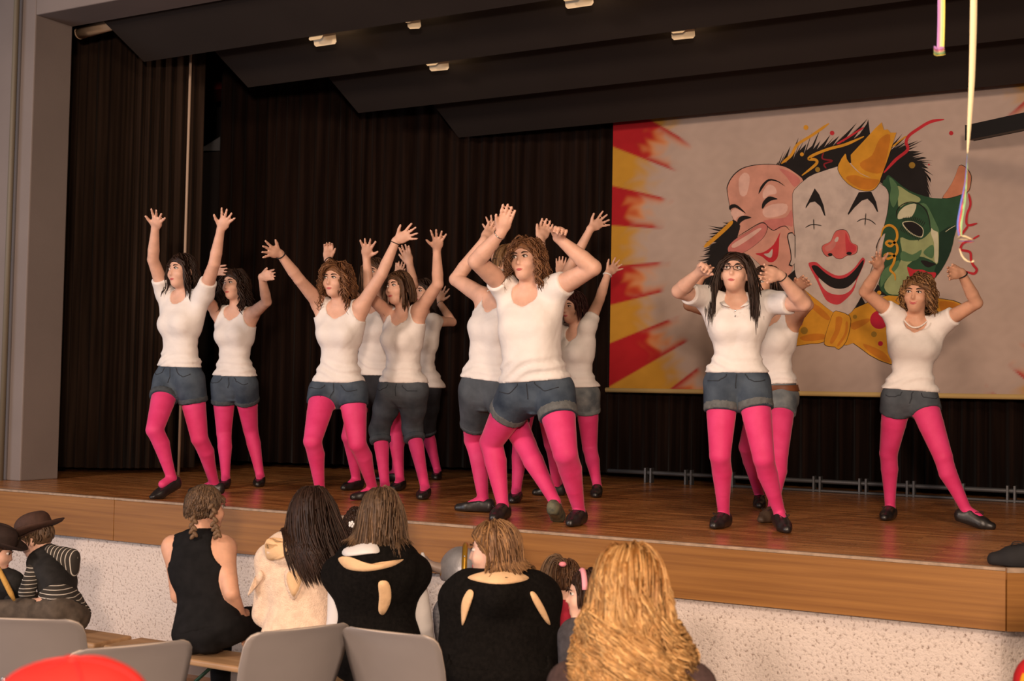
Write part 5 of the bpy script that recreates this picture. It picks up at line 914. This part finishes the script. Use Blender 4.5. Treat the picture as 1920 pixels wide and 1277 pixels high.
# child with dark hair and flower clip half hidden
Q = sitter(dict(label='dark-haired child with a silver flower clip, half hidden between two costumed girls', depth=6.6, s=.85, drop=.30, head=(672, 990), hy=170, neck=(674, 1036), sa=(640, 1050), sb=(708, 1050), mat=M_red, topname='jumper', seed=34, face=False, hair=dict(col='dark', length=.10, n=270, thick=.0066, curl=.01, vol=1.1)))
fc = Q['L'](.052, -.092, .02); 
v, f = join([ellipsoid_vf(pix(659+4*math.cos(t), 983+4*math.sin(t), depth_of(fc)-.03), np.eye(3), (.008, .004, .008), 6, 4) for t in np.linspace(0, 6.283, 6)[:-1]]+[ellipsoid_vf(pix(659, 983, depth_of(fc)-.035), np.eye(3), (.006,)*3, 6, 4)]); mesh_obj('flower_clip', v, f, mat('clip_silver', (.8, .8, .82), .25), Q['root'])
# bob-haired person in black costume, looking left
def hood_c(at, rr, ff, uu, s, L): return [Cone(at(.97, .13, -.05), at(.94, 0, -.11), .042, .046, .05), Cone(at(.97, -.13, -.05), at(.94, 0, -.11), .042, .046, .05)]
Q = sitter(dict(label='bob-haired person in black hooded costume looking to the left', depth=5.42, s=1.0, pel=934, head=(924, 1034), hy=100, hp=-2, hr=0, neck=(938, 1096), sa=(866, 1126), sb=(1010, 1124), mat=M_blk, lmat=M_blk, onesie=True, topname='hooded_costume', puff=.038, fat=1.06, seed=35, skin=2, lumps=hood_c, hair=dict(col='honey', length=.175, n=1450, thick=.0040, vol=1.14, part=-.3, wave=.006, facelim=.005)))
back_patch(Q, 'hood_lining', [(877, 1082), (905, 1072), (940, 1066), (970, 1072), (992, 1084), (965, 1093), (930, 1095), (895, 1090)], M_tan, .008, .205)
back_patch(Q, 'ear_lining', [(878, 1106), (888, 1112), (880, 1140), (868, 1172), (865, 1158), (866, 1128)], M_tan, .012, .215); back_patch(Q, 'ear_lining', [(994, 1112), (1004, 1112), (1022, 1142), (1032, 1170), (1022, 1164), (1004, 1136)], M_tan, .012, .215)
# child with horned helmet
Q = sitter(dict(label='child wearing a grey horned helmet with gold band, behind the bob-haired person', depth=6.25, s=.82, drop=.30, head=(866, 1092), hy=150, neck=(868, 1130), sa=(840, 1144), sb=(900, 1146), mat=mat('scale_cloth', (.10, .10, .11), .7, col2=(.24, .23, .24), vscale=70), topname='scale_tunic', seed=36, face=False, hair=dict(col='brown', length=.08, n=160)))
L, M, hs = Q['L'], Q['M'], Q['hs']; Mh = np.array([nrm(np.array([CR[0], CR[1], 0])), nrm(np.array([-CF[0], -CF[1], 0])), [0, 0, 1.]]); hcn = pix(864, 1070, 6.1)
hv, hf = nets([Ell(hcn, Mh, (.103, .11, .115), .01), Ell(hcn-[0, 0, .09], Mh, (.2, .2, .05), .01, op=-1)], .008); hel = mesh_obj('helmet', hv, hf, mat('helmet_grey', (.33, .33, .36), .4, var=.2, vscale=14, bump=.004, bscale=20, metal=.3), Q['root']); mgold = mat('helmet_gold', (.50, .27, .03), .35, metal=.6)
bd = [hcn+Mh[0]*(.02+.0*t)+Mh[1]*.116*math.sin(t)*1.0+np.array([0, 0, .122*math.cos(t)]) for t in np.linspace(-.3, 2.2, 14)]; v, f = tube_vf(bd, .013, 8); mesh_obj('gold_band', v, f, mgold, hel)
v, f = join([ellipsoid_vf(bd[k_]+Mh[1]*.012, np.eye(3), (.006,)*3, 6, 4) for k_ in (2, 6, 10)]); mesh_obj('rivet', v, f, M_silver, hel)
hb = [pix(*p, 6.08) for p in ((836, 1070), (826, 1066), (812, 1062), (801, 1055), (794, 1046), (792, 1036))]
mesh_obj('horn', *tube_vf(smooth_poly(hb[:5], 4, False), np.linspace(.030, .017, 17), 12), mat('horn_brown', (.22, .165, .14), .4), hel); mesh_obj('horn_tip', *tube_vf(smooth_poly(hb[3:], 4, False), np.linspace(.0195, .006, 9), 12), mat('horn_grey', (.42, .41, .42), .4), hel); mesh_obj('horn_ring', *tube_vf([pix(837, 1070, 6.08), pix(829, 1067, 6.08)], .036, 14), mgold, hel)
# little girl with ponytail
Q = sitter(dict(label='little girl in red with a ponytail tied in pink', depth=5.95, s=.84, drop=.30, head=(1062, 1090), hy=200, hp=-5, neck=(1062, 1128), sa=(1026, 1146), sb=(1094, 1148), mat=M_red, topname='red_top', lmat=mat('pink_cloth', (.5, .14, .19), .9, var=.3, vscale=30), legname='leggings', seed=37, face=False, hair=dict(col='brown', length=.07, n=270, thick=.006, vol=1.02)))
pt = [pix(*p, 5.82) for p in ((1056, 1058), (1046, 1046), (1034, 1050), (1026, 1066), (1022, 1084), (1020, 1100))]; rs = np.random.default_rng(3); parts = []
for k_ in range(70):
    o_ = rs.normal(size=3)*.011; parts.append(tube_vf(smooth_poly([p+o_*(.4+.25*i_) for i_, p in enumerate(pt)], 2, False), np.linspace(.005, .002, 11), 4))
v, f = join(parts); mesh_obj('ponytail', v, f, hair_mat('mouse'), Q['root'], attr=np.repeat(np.array(HC['mouse'][0])+(np.array(HC['mouse'][1])-np.array(HC['mouse'][0]))*rs.random((70, 1)), len(v)//70, 0))
mesh_obj('hair_tie', *ellipsoid_vf(pix(1055, 1058, 5.8), np.eye(3), (.018, .018, .012), 10, 6), mat('tie_pink', (.75, .25, .3), .8), Q['root'])
# child with headband
Q = sitter(dict(label='child with dark hair and pink headband mostly hidden by the blonde woman', depth=5.3, s=.84, drop=.445, head=(1100, 1116), hy=85, neck=(1108, 1166), sa=(1078, 1190), sb=(1146, 1190), twist=-.04, mat=mat('grey_fleece', (.05, .045, .05), .9, var=.3, vscale=30), topname='jumper', seed=38, skin=2, hair=dict(col='dark', length=.16, n=270, thick=.0066, vol=1.1)))
L = Q['L']; mesh_obj('headband', *tube_vf([L(.088*math.sin(t), .022, .022+.098*math.cos(t)) for t in np.linspace(-1.4, 1.4, 15)], .012, 8), mat('band_pink', (.75, .30, .36), .7), Q['root'])
# blonde woman close to the camera
Q = sitter(dict(label='woman with big curly blonde hair in the foreground', depth=3.5, s=1.05, ppos=tuple(pix(1180, 1225, 3.5)+np.array([.0, .05, -.52])), head=(1182, 1118), hy=194, hp=-2, neck=(1184, 1226), sa=(1075, 1290), sb=(1292, 1292), mat=mat('dark_knit', (.05, .028, .026), .9, var=.3, vscale=40), topname='jumper', seed=39, face=False, hair=dict(col='blonde', length=.37, n=2900, thick=.0027, vol=1.28, part=.1, curl=.040, freq=2.8, steps=14, wave=.012, clump=22, pull=.62, roots=.6, frizz=.02, cstart=.34)))
# person with red cap at the lower left
Q = sitter(dict(label='person under a bright red cap at the bottom left, close to the camera', depth=1.9, s=1.0, ppos=tuple(pix(130, 1560, 1.95)+np.array([.0, .04, -.42])), head=(138, 1389), hy=180, neck=(138, 1535), sa=(-50, 1600), sb=(330, 1600), mat=M_red, topname='jacket', seed=40, face=False))
L, M = Q['L'], Q['M']; C_ = L(0, -.014, .055)
cv, cf = nets([Ell(C_, M, (.114, .126, .068), .01), Ell(C_-np.array([0, 0, .175]), M, (.3, .3, .15), .01, op=-1)], .007, mods=(wrinkle(.004, 8, 40),)); cap = mesh_obj('cap', cv, cf, mat('cap_red', (.80, .028, .022), .7, var=.1, vscale=12, bump=.001, bscale=200), Q['root'])
mesh_obj('cap_button', *ellipsoid_vf(L(0, -.014, .122), M, (.012, .012, .006), 10, 6), MATS['cap_red'], cap)
for a_ in range(3): mesh_obj('cap_seam', *tube_vf([C_+np.array([.1145*math.sin(t)*math.cos(a_*1.047), .1265*math.sin(t)*math.sin(a_*1.047), .0685*math.cos(t)])@M for t in np.linspace(-1.4, 1.4, 17)], .0022, 5), mat('cap_seam_red', (.6, .02, .02), .8), cap)
v, f = nets([Ell(L(0, .13, .022), M, (.085, .09, .010), .01)], .007); mesh_obj('cap_brim', v, f, MATS['cap_red'], cap)
# two boys in cowboy hats
def cow_hat(root, L, M, col, tilt=0):
    m = mat('hat_'+col[0], col[1], .8, var=.15, vscale=30, bump=.001, bscale=120); v, f = nets([Ell(L(0, -.012, .10), M, (.084, .10, .060), .02), Ell(L(0, -.012, .06), M, (.086, .103, .05), .02), Ell(L(0, -.01, .165), M, (.02, .07, .018), .02, op=-1)], .007); o = mesh_obj('hat', v, f, m, root)
    V = []; n = 40; F = []
    for r_, dz in ((.075, .048), (.11, .044), (.14, .05), (.158, .064)):
        for k_ in range(n):
            t = 2*math.pi*k_/n; V.append(L(r_*math.cos(t)*.98, -.012+r_*1.12*math.sin(t), dz+.10*(r_-.075)*abs(math.cos(t))**2*3-.15*max(0, r_-.1)*abs(math.sin(t))))
    for r_ in range(3): F += [(r_*n+k_, r_*n+(k_+1) % n, (r_+1)*n+(k_+1) % n, (r_+1)*n+k_) for k_ in range(n)]
    b = mesh_obj('brim', V, F, m, o); b.modifiers.new('thickness', 'SOLIDIFY').thickness = .005; mesh_obj('hat_band', *tube_vf([L(.0885*math.cos(t), -.012+.1055*math.sin(t), .066) for t in np.linspace(0, 6.283, 25)], .006, 6), mat('band_dark', (.02, .012, .01), .6), o); return o
def boyhood(at, rr, ff, uu, s, L): return []
Q = sitter(dict(label='boy in a brown cowboy hat and striped hoodie, head bowed, sitting on the bench', depth=6.95, s=.80, hs=1.18, pel=122, head=(68, 1012), hy=98, hp=-24, neck=(90, 1040), sa=(72, 1056), sb=(108, 1058), twist=-.10, away=True, ea=(50, 1110), wa=(58, 1158), es=-1, mat=mat('black_vest', (.014, .013, .013), .85, var=.3, vscale=30), slmat=M_strp, topname='vest', lmat=mat('brown_trousers', (.075, .058, .045), .9, var=.3, vscale=20), seed=41, hair=dict(col='mouse', length=.05, n=270, thick=.0052, vol=1.0)))
cow_hat(Q['root'], Q['L'], Q['M'], ('brown', (.055, .026, .018)))
hp_ = pix(118, 1048, 6.86); v, f = nets([Ell(hp_, Mh, (.085, .06, .05), .03), Ell(pix(132, 1066, 6.86), Mh, (.045, .05, .06), .03), Cone(pix(96, 1034, 6.85), pix(136, 1040, 6.85), .035, .03, .03)], .008, mods=(wrinkle(.006, 3, 40),)); mesh_obj('hood', v, f, M_strpx, Q['root'])
v, f = nets([Loft(Q['P'], Q['N'], Q['rr'], Q['rr'], torso_secs(.80, 1, 1.05, 1), .03)], .009, extra=.016, mods=(lambda p, d: np.maximum(d, np.maximum((p-Q['P'])@nrm(Q['N']-Q['P'])-.12, -.0-(p-Q['P'])@nrm(Q['N']-Q['P']))),)); mesh_obj('hoodie_hem', v, f, M_strp, Q['root'])
Q = sitter(dict(label='boy in a dark hat cut off by the left edge of the photo', depth=6.75, s=.80, hs=1.15, pel=5, head=(-8, 1034), hy=262, hp=-14, neck=(-8, 1072), sa=(-30, 1092), sb=(22, 1092), twist=0., ea=(-40, 1150), wa=(-25, 1195), eb=(24, 1150), wb=(12, 1196), mat=MATS['black_vest'], slmat=mat('dark_sleeve', (.02, .018, .018), .9), topname='vest', lmat=MATS['brown_trousers'], seed=42, hair=dict(col='brown', length=.05, n=270, thick=.0052)))
cow_hat(Q['root'], Q['L'], Q['M'], ('dark', (.03, .017, .014)))
v, f = tube_vf([pix(-4, 1064, 6.58), pix(10, 1092, 6.56), pix(20, 1112, 6.56), pix(27, 1126, 6.57)], [.012, .014, .014, .008], 8); mesh_obj('fringe_strap', v, f, mat('strap_tan', (.50, .28, .07), .8, bump=.004, bscale=120), Q['root'])
# sleeve of somebody in red at the right edge, and the shoe on the stage corner
Q = sitter(dict(label='person in red jacket with yellow trim, cut off by the right edge', depth=3.6, s=1.0, ppos=tuple(pix(2030, 1345, 3.65)+np.array([0, .03, -.5])), head=(2020, 1145), hy=190, neck=(2024, 1243), sa=(1954, 1277), sb=(2105, 1277), mat=mat('jacket_red', (.48, .012, .018), .7, var=.15), topname='jacket', seed=43, face=False, hair=dict(col='brown', length=.1, n=150)))
back_patch(Q, 'yellow_trim', [(1912, 1276), (1918, 1262), (1926, 1270), (1924, 1290), (1914, 1290)], mat('trim_yellow', (.75, .33, .02), .6), .006)
tp = onz(1868, 1061, SZ); dr_ = nrm(np.array([-1, -.12, 0])); ak = tp-dr_*.19+np.array([0, 0, .1]); sr = empty('shoe', [ak[0], ak[1], SZ], 'black shoe resting on the right corner of the stage edge', 'shoe')
shoe(sr, ak, dr_, 1.3, 0, 'lace', SZ+.001, 'upper', mat('black_suede', (.013, .012, .013), .8)); v, f = nets([Cone(ak-dr_*.03-np.array([0, 0, .08]), tp-dr_*.02+np.array([0, 0, .02]), .05, .045, .02)], .009, mods=(lambda p, d: np.maximum(np.maximum(d, SZ+.003-p[:, 2]), p[:, 2]-SZ-.012),)); mesh_obj('sole', v, f, M_black, sr)
# ------------------------------------------------------------------ chairs in the foreground
def chair(top_px, depth, yaw, label, wd=.42, zt=.86):
    c = pix(*top_px, depth); c[2] = zt; a = math.radians(yaw); f0 = nrm(np.array([CF[0], CF[1], 0])); r0 = nrm(np.array([CR[0], CR[1], 0])); fw = math.cos(a)*f0+math.sin(a)*r0; rt = math.cos(a)*r0-math.sin(a)*f0; Z = np.array([0, 0, 1.])
    rec = .30; root = empty('chair', [c[0]+fw[0]*.2, c[1]+fw[1]*.2, 0], label, 'chair', 'grey shell chairs in the foreground'); m = mat('chair_shell', (.205, .18, .17), .38, var=.05, vscale=4, spec=.4); me = mat('chair_edge', (.40, .33, .28), .5)
    def shell(profile, name, rows):
        n = 17; V = []
        for (w_, y, z, cv) in profile:
            for k_ in range(n):
                t = -1+2*k_/(n-1); V.append(c+rt*w_*t/2*wd/.42+fw*(y+cv*t*t)+Z*z)
        F = [(i*n+k_, i*n+k_+1, (i+1)*n+k_+1, (i+1)*n+k_) for i in range(len(profile)-1) for k_ in range(n-1)]; o = mesh_obj(name, V, F, [m, me], root); so = o.modifiers.new('ply', 'SOLIDIFY'); so.thickness = .011; so.offset = 0; so.material_offset_rim = 1; return o
    pr = [(.30, -.012, 0, .02), (.345, -.010, -.004, .022), (.385, -.004, -.014, .026), (.408, .004, -.030, .03), (.418, .016, -.06, .035), (.415, .045, -.14, .04), (.40, .075, -.22, .04), (.37, .105, -.30, .035), (.34, .125, -.36, .03)]
    shell(pr, 'backrest', 9); shell([(.36, .10, -.395, .012), (.40, .16, -.415, .01), (.42, .26, -.42, .006), (.42, .38, -.415, .004), (.40, .48, -.42, 0), (.37, .515, -.435, 0)], 'seat', 6)
    for e in (-1, 1):
        mesh_obj('back_bracket', *tube_vf([c+rt*.10*e+fw*.085+Z*-.24, c+rt*.11*e+fw*.15+Z*-.38, c+rt*.13*e+fw*.20+Z*-.435], .010, 8), M_grey_metal, root)
        mesh_obj('leg', *tube_vf([c+rt*.15*e+fw*.20+Z*-.435, c+rt*.20*e+fw*.06+Z*(.011-zt)], .011, 8), M_grey_metal, root); mesh_obj('leg', *tube_vf([c+rt*.15*e+fw*.42+Z*-.43, c+rt*.20*e+fw*.50+Z*(.011-zt)], .011, 8), M_grey_metal, root)
    return root
chair((40, 1165), 4.8, 4, 'grey shell chair cut by the left edge, before the two boys', .46)
chair((252, 1213), 4.35, -34, 'grey shell chair right behind the red cap', .44)
chair((570, 1178), 4.72, -38, 'grey shell chair turned left, before the girl in cream plush', .44)
chair((722, 1184), 4.68, 26, 'grey shell chair turned right, before the person with white sleeves', .42)
chair((1184, 1400), 3.18, 6, 'grey shell chair under the blonde woman', .42)
chair((2004, 1420), 3.3, 6, 'grey shell chair under the person in red jacket', .42)
